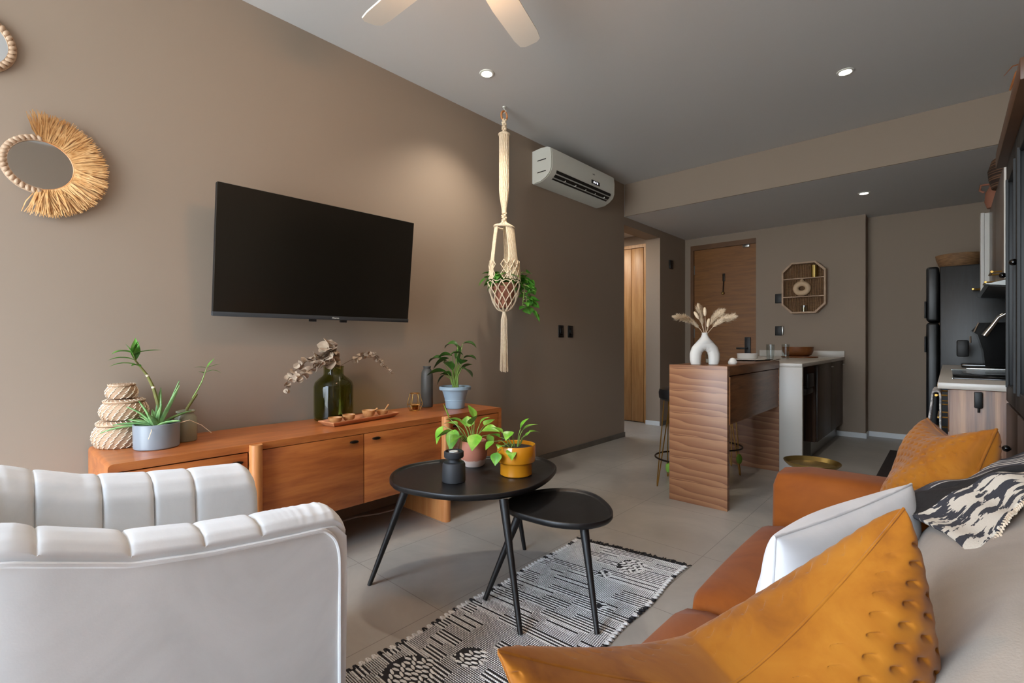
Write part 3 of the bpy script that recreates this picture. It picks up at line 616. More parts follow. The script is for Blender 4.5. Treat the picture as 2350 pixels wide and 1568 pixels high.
g.tube([mp(0,0,2.69),mp(0,0,2.575)], .008, 6); g.tube([mp(0,0,2.57),mp(0,0,1.92)], .012, 8)
def strap(a0, w, n, r1):
    for k in range(n):
        f = (k+.5)/n-.5
        P = [mp(a0+f*.3,.010,1.93), mp(a0+f*w*1.0,.070,1.893)]
        for i in range(1,13): t = i/12; P.append(mp(a0+f*w*(1-.28*sin(PI*min(1,t*1.1)))+.02*sin(i*3+k*2), .07+(r1-.07)*t, 1.893-.39*t))
        g.tube(P, .0052, 6)
strap(PI+.55, .62, 6, .120); strap(-.75, 1.35, 11, .116); strap(1.35, .7, 6, .116)
def netr(zz): t = (zz-1.272)/(1.485-1.272); return .012+.112*min(1,max(0,t))**.42
for k in range(11):
    for s in (1,-1):
        P = []
        for i in range(17): t = i/16; zz = 1.485-.213*t; wob = .5*(1-abs(((t*2.2)%1)*2-1)); P.append(mp(2*PI*k/11+s*2*PI/11*wob, netr(zz)+.002*s, zz))
        g.tube(P, .0042, 5)
for k in range(16):
    d = 2*PI*k/16; aa = abs((d-(PI+.55)+PI)%(2*PI)-PI); bb_ = abs((d+.75+PI)%(2*PI)-PI); cc = abs((d-1.35+PI)%(2*PI)-PI)
    if min(aa/.4, bb_/.9, cc/.5) < 1.0:
        for s in (1,-1): g.tube([mp(d+s*.2*((i%2)), .119-.002*i, 1.50+.035*i) for i in range(5)], .0042, 5)
g.tube([mp(PI+.1+2*PI*k/40*.999,.120,1.50-.016*abs(sin(k*1.2))) for k in range(40)], .0035, 5, True)
obj('cords', g, W['rope'], mh)
g = G().lathe([(.001,1.292),(.014,1.288),(.018,1.275),(.013,1.262),(.014,1.25),(.001,1.25)], (mx,my,0), 16)
for k in range(46):
    a = k*2.4; r = .026*math.sqrt(k/46); g.tube([mp(a,r*.4,1.265),mp(a,r*.9,1.21),mp(a,r+.003*sin(k),1.0),mp(a+.1*sin(k*3),r*1.25,.822+.014*abs(sin(k*5)))], .0030, 5)
obj('tassel', g, W['rope'], mh)
hp = thing('hanging_pothos', 'leafy trailing pothos in a terracotta pot slung in the macrame hanger', 'potted plant', (mx,my,1.31))
obj('pot', G().lathe([(.002,0),(.05,0),(.054,.005),(.088,.14),(.094,.142),(.098,.15),(.098,.178),(.092,.178),(.086,.15),(.05,.01),(.002,.01)], (mx,my,1.298), 36), W['hpot'], hp)
obj('soil', G().lathe([(.002,.13),(.08,.13),(.086,.155),(.002,.165)], (mx,my,1.298), 28), W['soil'], hp)
gs = G(); gl = G(); rg = random.Random(5)
def vine(P, n, s0, s1):
    P = [Vector(p) for p in P]; gs.tube(P, .002, 5); k = len(P)-1
    for i in range(n):
        f = (i+.6)/n*k; j = min(int(f), k-1); p = P[j].lerp(P[j+1], f-j); L = rg.uniform(s0,s1)
        d = Vector((rg.gauss(0,.6), rg.gauss(0,.6), rg.uniform(-.7,.35)))+(p-C0-Vector((0,0,p.z))).normalized()*.5
        tip = p+d.normalized()*.02; gs.tube([p,tip], .0013, 4)
        if tip.x-L < XL+.01: d.x = abs(d.x)
        gl.leaf(tip, d, L*1.35, L*.55, rg.uniform(.3,1.2), .2, 'heart', 7, rg.uniform(-.6,.6))
for k in range(16):
    a = rg.uniform(0,6.28); vine([mp(a,.03,1.46), mp(a,.06,1.51), mp(a+.2,.085,1.53+rg.uniform(-.02,.03))], 5, .04,.06)
for P, n in (([mp(0,.06,1.47),mp(.1,.12,1.53),mp(.15,.17,1.52),mp(.15,.19,1.44),mp(.15,.19,1.36),mp(.1,.18,1.29)],17), ([mp(.3,.05,1.47),mp(.2,.12,1.52),mp(.0,.15,1.45),mp(-.05,.14,1.36),mp(-.1,.135,1.29)],14), ([mp(.2,.05,1.47),mp(.3,.14,1.57),mp(.35,.2,1.56)],5), ([mp(.0,.1,1.48),mp(-.1,.17,1.46),mp(.0,.23,1.42)],4), ([mp(PI,.05,1.47),mp(PI+.2,.13,1.53)],4), ([mp(.1,.06,1.46),mp(.05,.16,1.40),mp(.05,.17,1.30),mp(.1,.21,1.27)],12)): vine(P, n, .04,.066)
obj('stems', gs, W['stem'], hp); obj('leaves', gl, W['leaf'], hp)
# ---------------------------------------------------------------- coffee tables
def smooth_loop(pts, n=64):
    m = len(pts); out = []
    for i in range(n):
        f = i/n*m; k = int(f); t = f-k; p = [pts[(k+j-1) % m] for j in range(4)]
        out.append(tuple(.5*((2*p[1][c])+(-p[0][c]+p[2][c])*t+(2*p[0][c]-5*p[1][c]+4*p[2][c]-p[3][c])*t*t+(-p[0][c]+3*p[1][c]-3*p[2][c]+p[3][c])*t**3) for c in (0,1)))
    return out
def zf(p): return .0108 if -1.43 < p[0] < -.86 and p[1] < 1.9 else 0
def tray_table(name, label, pts, z, legs):
    loop = smooth_loop(pts); cx = sum(p[0] for p in loop)/len(loop); cy = sum(p[1] for p in loop)/len(loop)
    t = thing(name, label, 'table', (cx,cy,0), 0, 'nesting coffee tables')
    def off(d): return [(cx+(a-cx)*(1-d/math.hypot(a-cx,b-cy)), cy+(b-cy)*(1-d/math.hypot(a-cx,b-cy))) for a, b in loop]
    rings = [[(a,b,zz) for a, b in off(d)] for d, zz in ((.03,z-.030),(.008,z-.026),(.0,z-.016),(.0,z-.002),(.002,z),(.006,z),(.009,z-.003),(.014,z-.010),(.022,z-.012))]
    obj('tabletop', G().loft(rings), W['tabletop'], t, smooth=50)
    for foot, top in legs: obj('leg', G().tube([(foot[0],foot[1],zf(foot)),tuple(Vector((foot[0],foot[1],zf(foot))).lerp(Vector((top[0],top[1],z-.03)),.6)),(top[0],top[1],z-.03)], [.0095,.0135,.0185], 14), W['black'], t)
    return t
Lp = [(-1.806,1.197),(-1.911,1.293),(-1.955,1.417),(-1.919,1.577),(-1.79,1.79),(-1.606,1.94),(-1.498,1.93),(-1.39,1.85),(-1.315,1.698),(-1.281,1.536),(-1.303,1.408),(-1.361,1.311),(-1.442,1.237),(-1.558,1.191),(-1.695,1.165)]
Sp = [(-1.40,1.72),(-1.34,1.807),(-1.259,1.85),(-1.164,1.842),(-1.058,1.77),(-.991,1.692),(-.969,1.622),(-.989,1.543),(-1.038,1.488),(-1.121,1.448),(-1.231,1.434),(-1.3,1.435),(-1.37,1.463),(-1.41,1.527),(-1.42,1.623)]
tray_table('coffee_table', 'larger oval black coffee table carrying the two potted plants', Lp, .45, [((-1.851,1.126),(-1.735,1.235)),((-1.125,1.285),(-1.315,1.40)),((-1.587,1.845),(-1.62,1.78))])
tray_table('side_table', 'smaller empty black coffee table tucked under the larger one', Sp, .37, [((-.925,1.47),(-1.045,1.565)),((-1.385,1.365),(-1.31,1.49)),((-1.30,1.975),(-1.20,1.79))])
zt = .4385
x, y = -1.606,1.392
c = thing('candle_lantern', 'charcoal candle holder with clear glass chimney', 'candle holder', (x,y,zt))
obj('base', pot([(.002,0),(.048,0),(.051,.003),(.050,.076),(.045,.084),(.028,.086),(.025,.09),(.025,.099),(.028,.103),(.041,.105),(.043,.109),(.043,.130),(.040,.133),(.037,.133),(.036,.118),(.002,.117)], x,y,zt,44), W['charcoal'], c)
obj('glass_chimney', pot([(.0345,.1185),(.0358,.1185),(.0358,.212),(.0350,.213),(.0340,.212),(.0340,.1185)], x,y,zt,40), W['clear'], c)
obj('tealight', pot([(.002,.118),(.019,.118),(.0195,.130),(.018,.1325),(.002,.1315)], x,y,zt,28), W['wax'], c)
def pothos(name, label, x, y, prof, mat, soilr, soilz, shoots, leafmat, seed):
    t = thing(name, label, 'potted plant', (x,y,zt)); obj('pot', G().lathe(prof, (0,0,0), 48), mat, t, local=True)
    obj('soil', pot([(.002,soilz-.02),(soilr,soilz-.02),(soilr,soilz),(soilr*.5,soilz+.006),(.002,soilz+.004)], x,y,zt,28), W['soil'], t)
    gs = G(); gl = G(); r2 = random.Random(seed); b0 = Vector((x,y,zt+soilz))
    for px, fw, ph, d, L, w, dr, roll in shoots:
        tip = b0+RI*px+FO*fw+Vector((0,0,ph)); st = b0+RI*px*.25+FO*fw*.25
        gs.tube([st, st.lerp(tip,.5)+Vector((0,0,.018)), tip], [.0026,.0022,.0016], 6)
        gl.leaf(tip, RI*d[0]+FO*d[1]+Vector((0,0,d[2])), L*1.12, w*1.15, dr, .22, 'heart', 9, roll)
    obj('stems', gs, W['stem'], t); obj('leaves', gl, leafmat, t)
    return t
pothos('potted_pothos', 'pothos in a terracotta pot dipped in white glaze', -1.742,1.638,
    [(.002,0),(.046,0),(.055,.008),(.066,.05),(.070,.09),(.068,.118),(.063,.1245),(.059,.122),(.062,.09),(.055,.02),(.002,.012)], W['terra'], .060,.105,
    [(-.155,.02,.085,(-.35,-.3,-.8),.085,.028,.3,0),(-.13,.06,.12,(-.5,.2,.9),.07,.026,-.2,.5),(-.09,-.02,.075,(-.15,-.5,-.75),.10,.032,.2,0),(-.06,.06,.10,(-.8,.0,.3),.08,.03,.6,.3),(-.045,.0,.09,(-.5,-.4,.7),.065,.026,.5,0),
     (-.01,.0,.095,(.2,-.4,.8),.07,.028,.7,.4),(.0,.05,.12,(-.3,.2,.8),.07,.026,.4,0),(.03,.03,.095,(.5,.1,.7),.055,.02,.9,0),(.045,-.05,.075,(.9,-.4,.35),.085,.036,.9,.3),(.02,-.06,.06,(-.2,-.7,-.55),.085,.034,.4,0),
     (.075,-.03,.05,(.3,-.4,-.6),.05,.02,.4,0),(-.09,.08,.08,(-.7,.4,.2),.08,.028,.6,0),(-.03,.07,.07,(-.1,.5,.5),.08,.03,.5,0),(.05,.06,.08,(.5,.5,.4),.07,.026,.5,0),(-.11,-.01,.06,(-.9,-.4,-.1),.075,.028,.5,.6),(-.06,-.05,.05,(-.5,-.8,.0),.075,.028,.7,0)], W['lime'], 3)
pothos('potted_pothos', 'young variegated pothos in a glossy mustard yellow pot', -1.480,1.660,
    [(.002,0),(.069,0),(.0735,.004),(.0745,.052),(.078,.058),(.0875,.064),(.090,.072),(.090,.136),(.088,.139),(.085,.137),(.084,.07),(.068,.058),(.068,.01),(.002,.01)], W['mustpot'], .083,.122,
    [(-.105,-.03,.035,(-.55,-.5,-.35),.05,.021,.5,0),(-.075,-.04,.055,(-.6,-.3,.45),.06,.022,.8,.3),(-.06,-.06,.02,(-.3,-.8,.35),.055,.022,.9,0),(-.085,-.075,-.005,(-.15,-.5,-.8),.055,.024,.2,0),(-.025,-.07,.01,(.1,-.8,-.5),.055,.022,.5,0),
     (-.025,.0,.075,(-.25,-.5,-.2),.055,.024,.6,0),(.02,.0,.085,(.35,-.1,.9),.06,.022,.7,.4),(.03,.0,.08,(.8,.1,.6),.07,.02,.7,0),(.06,.05,.06,(.8,.4,.2),.055,.016,.7,0),(-.06,.02,.06,(-.7,.2,.7),.06,.022,.8,0),(.045,.02,.05,(.5,.3,.5),.03,.01,.3,0)], W['poth'], 8)

# ---------------------------------------------------------------- rug
def rugp(u, v, zz=0):  # u across (m), v along (m)
    A_, B_, C_, D_ = Vector((-1.40,.70,0)), Vector((-.835,.68,0)), Vector((-.905,2.205,0)), Vector((-1.455,2.12,0))
    s, t = u/.56, v/1.48; p = A_.lerp(B_, s).lerp(D_.lerp(C_, s), t); wob = .006*sin(v*13)*(s-.5)*2
    return (p.x+wob, p.y, zz)
rug = thing('woven_rug', 'black and white handwoven rag rug under the coffee tables', 'rug', rugp(.28,.74))
g = G(); n = 60
g.loft([[rugp(.56*a,1.48*k/n,zz) for a, zz in ((0,.001),(1,.001),(1.002,.004),(.98,.006),(.5,.0065),(.02,.006),(-.002,.004))] for k in range(n+1)])
obj('rug_backing', g, W['rugb'], rug)
g = G(); rg = random.Random(21); cu, cv = .0076, .0074; nu, nv = int(.56/cu), int(1.48/cv); modes = {}
def yarn(u0, u1, v, w, h=.0042, sk=0):
    P = []; 
    for f, ww in ((0,.25),(.25,.85),(.75,.85),(1,.25)):
        u = u0+(u1-u0)*f; vv = v+sk*(f-.5)
        P.append([rugp(u, vv-w*ww, .0055), rugp(u, vv-w*ww*.55, .0055+h*.8*ww), rugp(u, vv, .0055+h*ww), rugp(u, vv+w*ww*.55, .0055+h*.8*ww), rugp(u, vv+w*ww, .0055)])
    g.add([p for r in P for p in r], [(i*5+j, i*5+j+1, (i+1)*5+j+1, (i+1)*5+j) for i in range(3) for j in range(4)])
fl = [(.36,1.33,.055,.075),(.30,1.19,.03,.03),(.14,.22,.075,.08),(.24,.40,.05,.05),(.32,.22,.04,.06),(.42,.95,.02,.02)]
for j in range(1, nv):
    band = int(j/6.0)
    for i in range(nu):
        key = (int((i+band*7)/(9+band*5%8)), band)
        if key not in modes: modes[key] = rg.choice('ABBACB'), rg.random()
        md = modes[key][0]; u, v = (i+.5)*cu, (j+.5)*cv
        if any(((u-a)/c)**2+((v-b)/d)**2 < 1 for a, b, c, d in fl):
            if (i+j//3*2) % 4 == 0 and j % 2 == 0: yarn(u-.003, u+.024, v, .0062, .005, .008 if (i+j) % 3 else -.006)
            continue
        if md == 'A':
            if j % 2 == 0: yarn(u-cu*.52, u+cu*.52, v, cv*.64)
        elif md == 'C':
            if j % 4 != 3: yarn(u-cu*.47, u+cu*.47, v, cv*.46)
        else: yarn(u-cu*.40, u+cu*.40, v, cv*.37)
obj('weft_yarn', g, W['rugw'], rug, smooth=80)
gA, gB = G(), G(); r2 = random.Random(4)
for k in range(62):
    v = .015+1.45*k/61
    for u, s, g in ((0,-1,gA),(.56,1,gB)): g.slot = 0 if r2.random() < .7 else 1; g.tube([rugp(u-.012*s,v-.006,.006), rugp(u+.004*s,v-.003,.009), rugp(u+.006*s,v+.004,.006), rugp(u-.012*s,v+.008,.006)], .004, 6)
for g in (gA, gB): obj('selvedge', g, [W['rugw'], W['rugb']], rug)
gA, gB = G(), G()
for k in range(90):
    u = .56*k/89
    for v, s, g in ((0,-1,gA),(1.48,1,gB)): g.tube([rugp(u,v,.006), rugp(u+r2.uniform(-.01,.01),v+s*.014,.007), rugp(u+r2.uniform(-.016,.016),v+s*r2.uniform(.02,.042),.003)], .0028, 5)
for g in (gA, gB): obj('fringe', g, W['rugb'], rug)

# ---------------------------------------------------------------- armchair
CX = -1.425; Ye = .592; Yc = .06; RO = .350; RB = .36
chair = thing('armchair', 'white velvet barrel armchair with vertical channels', 'armchair', (CX,.2,0))
path = [(RO, Ye-(Ye-Yc)*i/16) for i in range(17)]+[(RO*cos(PI*k/28), Yc-RB*sin(PI*k/28)) for k in range(1,28)]+[(-RO, Yc+(Ye-Yc)*i/16) for i in range(17)]
acc = [0]
for i in range(1, len(path)): acc.append(acc[-1]+math.dist(path[i-1], path[i]))
SL = acc[-1]
VN = []
for i in range(len(path)):
    a, b = path[max(i-1,0)], path[min(i+1,len(path)-1)]; t = Vector((b[0]-a[0], b[1]-a[1])).normalized(); nv_ = Vector((t.y,-t.x)); c = Vector((path[i][0], min(0,path[i][1]-Yc)))
    VN.append(nv_ if nv_.dot(c) > 0 else -nv_)
def outn(s):
    s = min(max(s,0),SL); i = 0
    while i < len(acc)-2 and acc[i+1] < s: i += 1
    f = (s-acc[i])/(acc[i+1]-acc[i]); a, b = path[i], path[i+1]
    return Vector((a[0]+(b[0]-a[0])*f, a[1]+(b[1]-a[1])*f)), VN[i].lerp(VN[i+1], f).normalized()
zk = [(-.40,.785),(-.2,.775),(.03,.735),(.18,.683),(.3,.664),(.42,.652),(.55,.642),(.62,.640)]
def zc(yy):
    for (a, za), (b, zb) in zip(zk, zk[1:]):
        if yy <= b: f = (yy-a)/(b-a); f = max(0,f); return za+(zb-za)*f
    return zk[-1][1]
def wp(p, n, off, zz): q = p-n*off; return (CX+q.x, q.y, zz)
g = G(); rings = []
N = 90
for k in range(N+1):
    s = SL*k/N; p, n = outn(s); z0 = zc(p.y); en = min(s, SL-s); dz = .03*max(0,1-en/.035)**2
    rings.append([wp(p,n,.03,.13), wp(p,n,.006,.16), wp(p,n,0,.34), wp(p,n,-.004,.5), wp(p,n,0,z0-.028-dz), wp(p,n,.03,z0-.02-dz), wp(p,n,.10,z0-.03-dz), wp(p,n,.125,z0-.10), wp(p,n,.13,.13)])
obj('shell', g.loft(rings), W['chair'], chair, smooth=60)
seam = [0, .190, .296, .412, .532]; sm2 = [.532+(SL-.532-.505)*k/6 for k in range(1,6)]
seam = seam+sm2+[SL-s for s in (.505,.378,.268,.170,0)]
for a, b in zip(seam, seam[1:]):
    def chan(u, v, a=a, b=b):
        s = a+(b-a)*u; p, n = outn(s); z0 = zc(p.y); w = 1-abs(2*u-1)**9; w2 = max(0, w)**.55
        en = 0
        if a == 0: en = max(0,1-u/.2)
        if b > SL-1e-6: en = max(0,1-(1-u)/.2)
        dz = .028*en**2
        ks = [(.006,-.030),(.004,-.012),(.018,.004),(.05,.012),(.09,.010),(.125,-.006),(.148,-.04),(.156,-.10),(.160,-.2),(.17,-1)]
        f = v*(len(ks)-1); i = min(int(f), len(ks)-2); f -= i; o0 = ks[i][0]*(1-f)+ks[i+1][0]*f
        zz = lambda q: (z0+q if q > -.5 else .42)
        h = zz(ks[i][1])*(1-f)+zz(ks[i+1][1])*f
        puff = .012*w2-.012
        if v > .45: o0 += puff*min(1,(v-.45)*4)
        h += puff*.55*(1 if .1 < v < .62 else 0)-dz*(1 if v < .7 else 0)
        if a == 0 and v < .5: h += .0012*sin(u*64+v*9+3*sin(u*9))*min(1,v*5)*(1-u)
        return wp(p, n, o0, h)
    obj('back_channel', G().grid(chan, 40, 36), W['chair'], chair, smooth=70)
pip = []
for k in range(121):
    s = SL*k/120; p, n = outn(s); en = min(s, SL-s); pip.append(wp(p,n,-.002,zc(p.y)-.030-.028*max(0,1-en/.04)**2))
p0, n0 = outn(0); p1, n1 = outn(SL)
st = [wp(p0,n0,-.002,.14+(zc(p0.y)-.068-.14)*i/4) for i in range(5)]; en_ = [wp(p1,n1,-.002,.14+(zc(p1.y)-.068-.14)*i/4) for i in range(5)]
sh = Vector((0,-.018,0)); pp = [tuple(Vector(q)+sh) for q in st]+[q for q in pip if q[1] < Ye-.045]+[tuple(Vector(q)+sh) for q in reversed(en_)]
for _ in range(3): pp = [pp[0]]+[tuple(Vector(a).lerp(Vector(b),f)) for a, b in zip(pp, pp[1:]) for f in (.25,.75)]+[pp[-1]]
obj('piping', G().tube(pp, .0050, 7), W['chair'], chair)
g = G().loft([[(CX+a, b, zz) for a, b in [(q[0]*sc,(q[1]-Yc)*sc+Yc) for q in [(RO-.14,Ye-.02)]+[( (RO-.14)*cos(PI*k/16), Yc-(RB-.14)*sin(PI*k/16)) for k in range(17)]+[(-RO+.14,Ye-.02)]]] for zz, sc in ((.30,.99),(.42,1),(.45,.985),(.465,.93))])
obj('seat_cushion', g, W['chair'], chair, smooth=50)
for a, b in ((.22,.42),(-.22,.42),(.2,-.12),(-.2,-.12)): obj('leg', G().tube([(CX+a*1.08,b,0),(CX+a,b,.16)], [.012,.018], 10), W['teakend'], chair)

# ---------------------------------------------------------------- sofa
sofa = thing('sofa', 'tan orange suede sofa with square arm', 'sofa', (0,1.0,0))
def soft(g, x0, y0, z0, x1, y1, z1, bev, puff=0, seg=5):
    """rounded upholstered block, puffed on top"""
    def rnd(t): return t
    nx, ny, nz = 12, 16, 6
    bm = bmesh.new(); bmesh.ops.create_cube(bm, size=1)
    for v in bm.verts: v.co = Vector(((x0+x1)/2+v.co.x*(x1-x0), (y0+y1)/2+v.co.y*(y1-y0), (z0+z1)/2+v.co.z*(z1-z0)))
    bmesh.ops.subdivide_edges(bm, edges=bm.edges[:], cuts=9, use_grid_fill=True)
    c = Vector(((x0+x1)/2,(y0+y1)/2,(z0+z1)/2)); hx, hy, hz = (x1-x0)/2-bev, (y1-y0)/2-bev, (z1-z0)/2-bev
    for v in bm.verts:
        d = v.co-c; q = Vector((max(-hx,min(hx,d.x)), max(-hy,min(hy,d.y)), max(-hz,min(hz,d.z)))); e = d-q
        d = q+(e.normalized()*bev if e.length > 1e-9 else e)
        if puff:
            fu = max(0,1-(d.x/(hx+bev))**2)*max(0,1-(d.y/(hy+bev))**2)
            d.z += puff*fu*(1 if d.z > 0 else 0); fz = max(0,1-(d.z/(hz+bev))**2)
            d.x += math.copysign(puff*.7*fz*max(0,1-(d.y/(hy+bev))**2), d.x)*(1 if abs(d.x) > hx*.9 else 0)
        v.co = c+d
    bm.verts.index_update()
    g.add([v.co[:] for v in bm.verts], [[v.index for v in f.verts] for f in bm.faces]); bm.free(); return g
obj('base_frame', soft(G(), -.44,-.55,.06,.56,2.0,.30,.03), W['suede'], sofa, smooth=60)
obj('arm', soft(G(), -.455,1.825,.06,.50,2.015,.605,.045,.008), W['suede'], sofa, smooth=60)
obj('seat_cushion', soft(G(), -.475,1.145,.28,.20,1.82,.445,.05,.022), W['suede'], sofa, smooth=60)
obj('seat_cushion', soft(G(), -.475,.40,.28,.20,1.135,.445,.05,.022), W['suede'], sofa, smooth=60)
obj('seat_cushion', soft(G(), -.475,-.35,.28,.20,.39,.445,.05,.022), W['suede'], sofa, smooth=60)
obj('back_frame', soft(G(), .36,-.55,.25,.56,2.015,.78,.05), W['suede'], sofa, smooth=60)
def leanback(y0, y1):
    g = soft(G(), -.12,y0,-.195,.12,y1,.195,.09,.02)
    g.move(Matrix.Translation((.285,0,.57)) @ Matrix.Rotation(R(14),4,'Y')); g.v = [(a-max(0,b-1.3)*.12, b, c+max(0,b-1.3)*.16) for a, b, c in g.v]; return g
obj('back_cushion', leanback(1.12,1.82), W['suede'], sofa, smooth=60); obj('back_cushion', leanback(.30,1.10), W['suede'], sofa, smooth=60)
for a, b in ((-.40,1.95),(-.40,-.4),(.5,1.95),(.5,-.4)): obj('leg', G().tube([(a,b,0),(a,b,.07)], .02, 10), W['black'], sofa)

def pillow(name, label, cat, A, B, down, mats, size, th, chop=0, dim=0, sag=.06, flip=1, group=None, n=64, seed=1, amp=.004):
    """A, B: upper corners; down: direction from the top edge to the bottom edge"""
    A, B, down = Vector(A), Vector(B), Vector(down).normalized(); ux = (B-A); w = ux.length; ux.normalize()
    dn = (down-ux*down.dot(ux)).normalized(); nn = ux.cross(dn).normalized()*flip; c = (A+B)/2+dn*size/2
    rg = random.Random(seed); ph = [rg.uniform(0,6) for _ in range(8)]
    def surf(side):
        def fn(u, v):
            a, b = .4*(2*u-1)-.6*cos(PI*u), .3*(2*v-1)-.7*cos(PI*v)
            x = a*w/2*(1-sag*(1-b*b)**1.0*abs(a)); y = b*size/2*(1-sag*(1-a*a)*abs(b))
            y += chop*(1-abs(a)**1.25)*max(0,(.75-b)/1.75)**2
            t = th/2*(max(0,1-a*a)*max(0,1-b*b))**(.36 if chop else .42)
            wr = .012*sin(a*3.1+ph[0]+b*1.3)*(1-a*a)*(1-b*b)+.006*sin(b*7+ph[1]+a*2)*(1-a*a)*(1-b*b)
            if dim:
                px, py = x+w/2, y+size/2+t*.9; cw, chh = .033, .021; rowi = math.floor(py/chh); fx = ((px+(.5*cw if rowi % 2 else 0)) % cw)/cw-.5; fy = (py % chh)/chh-.5
                e2 = (max(0,abs(fx)-.12)/.07)**2+((fy+fx*.7)/.15)**2; e3 = (fx/.36)**2+(fy/.36)**2; t -= (dim*.55*math.exp(-e2)+dim*.25*math.exp(-e3)-dim*.15)*min(1,8*(1-a*a))*min(1,30*(1-b*b))
            return tuple(c+ux*x+dn*y+nn*side*(t+wr*side))
        return fn
    t = thing(name, label, cat, tuple(c+dn*size/2), 0, group)
    g = G()
    for side in (1,-1): g.grid(surf(side), n, n)
    obj('cover', g, mats, t, smooth=80)
    P = []; f = surf(1)
    for i in range(40): P.append(f(i/40,0))
    for i in range(40): P.append(f(1,i/40))
    for i in range(40): P.append(f(1-i/40,1))
    for i in range(40): P.append(f(0,1-i/40))
    obj('piping', G().tube(P, amp, 6, True), mats, t, smooth=60)
    return t
pillow('throw_pillow', 'mustard quilted velvet pillow, the largest one, nearest the camera', 'pillow', (-.040,.742,.850), (-.322,.335,.752), (-.05,.12,-1), W['mustard'], .375, .22, .125, .009, .07, 1, 'mustard pillows', 260, 2, .002)
pillow('throw_pillow', 'mustard quilted velvet pillow leaning in the far sofa corner by the arm', 'pillow', (-.045,1.80,.832), (.075,1.46,.862), (-.32,.0,-.94), W['mustard'], .385, .16, .03, .006, .07, 1, 'mustard pillows', 190, 5, .003)
pillow('throw_pillow', 'plain white cotton pillow standing behind the large mustard pillow', 'pillow', (-.215,.885,.725), (-.062,1.38,.735), (-.12,.05,-1), W['whitec'], .275, .155, .0, 0, .05, 1, None, 60, 9, .003)

# blanket over the back cushions, throw over the blanket
prof = [(-.115,.478),(-.095,.55),(-.065,.62),(-.02,.685),(.03,.73),(.09,.765),(.16,.785),(.26,.79),(.35,.785),(.42,.755),(.47,.69),(.50,.60)]
def prp(f, off=0):
    f = min(max(f,0),1)*(len(prof)-1); i = min(int(f), len(prof)-2); f -= i
    p = [prof[max(0,min(len(prof)-1,i+j-1))] for j in range(4)]
    q = [.5*((2*p[1][c])+(-p[0][c]+p[2][c])*f+(2*p[0][c]-5*p[1][c]+4*p[2][c]-p[3][c])*f*f+(-p[0][c]+3*p[1][c]-3*p[2][c]+p[3][c])*f**3) for c in (0,1)]
    a, b = prof[i], prof[i+1]; nx, nz = -(b[1]-a[1]), (b[0]-a[0]); L = math.hypot(nx,nz)
    return q[0]+nx/L*off, q[1]+nz/L*off
def bl(u, v):
    yy = .18+1.12*u; f = v
    w = .014*sin(yy*11+f*6)+.010*sin(yy*23-f*9+1)+.008*sin(f*25+yy*5); crease = -.010*math.exp(-((f-.62-.25*(yy-.8))/.03)**2)-.012*math.exp(-((f-.5-.5*(yy-.9))/.035)**2)
    e = min(1,max(0,(yy-.85)/.15)); px, pz = prp(f, .006+(w*.6+crease)*(1-.8*e)-.012*e)
    return (px+.10*max(0,(.95-yy)/.5)*max(0,1-f*2.0), yy, pz)
o = obj('blanket', G().grid(bl, 90, 110), W['cream'], None, smooth=80, solid=.014); tag(o, 'cream fleece blanket draped over the sofa back', 'blanket')
ROWS = [[(.030,1.00,.716),(.062,1.08,.752),(.094,1.17,.782),(.17,1.24,.805),(.28,1.29,.81)],
 [(-.055,1.27,.690),(.012,1.32,.735),(.075,1.345,.780),(.16,1.36,.805),(.28,1.375,.81)],
 [(-.131,1.37,.672),(-.057,1.40,.706),(.03,1.375,.755),(.14,1.378,.803),(.28,1.39,.812)],
 [(-.15,1.50,.632),(-.05,1.49,.690),(.04,1.46,.755),(.14,1.45,.805),(.28,1.46,.815)],
 [(-.105,1.62,.645),(-.005,1.58,.700),(.06,1.55,.765),(.15,1.53,.812),(.28,1.53,.82)]]
def cr(p, f):
    n = len(p)-1; f = min(max(f,0),1)*n; i = min(int(f), n-1); f -= i
    q = [Vector(p[max(0,min(n,i+j-1))]) for j in range(4)]
    return .5*((2*q[1])+(q[2]-q[0])*f+(2*q[0]-5*q[1]+4*q[2]-q[3])*f*f+(3*q[1]-q[0]-3*q[2]+q[3])*f**3)
def thr(u, v):
    p = cr([cr(r, v) for r in ROWS], u); p.z += .006+.005*sin(u*19+v*8)+.004*sin(v*27+u*7)
    return tuple(p)
def thuv(u, v):
    r = u*4; a = .36*r if r < 1 else (.36+.11*(r-1) if r < 2 else .47+.16*(r-2))
    return (a, v*.5)
tw = thing('woven_throw', 'black and cream patterned woven throw with stripes on the blanket', 'throw', (.1,1.1,.87))
obj('cloth', G().grid(thr, 70, 70, thuv), W['throw'], tw, smooth=80, solid=.006)
g = G(); r2 = random.Random(9)
for k in range(70):
    p = Vector(thr(0,k/69)); q = Vector(thr(.03,k/69)); d = (p-q).normalized(); g.tube([p, p+d*.008+Vector((0,0,.002)), p+d*r2.uniform(.012,.022)-Vector((0,0,.002))], .0015, 4)
obj('fringe', g, W['stitch'], tw)
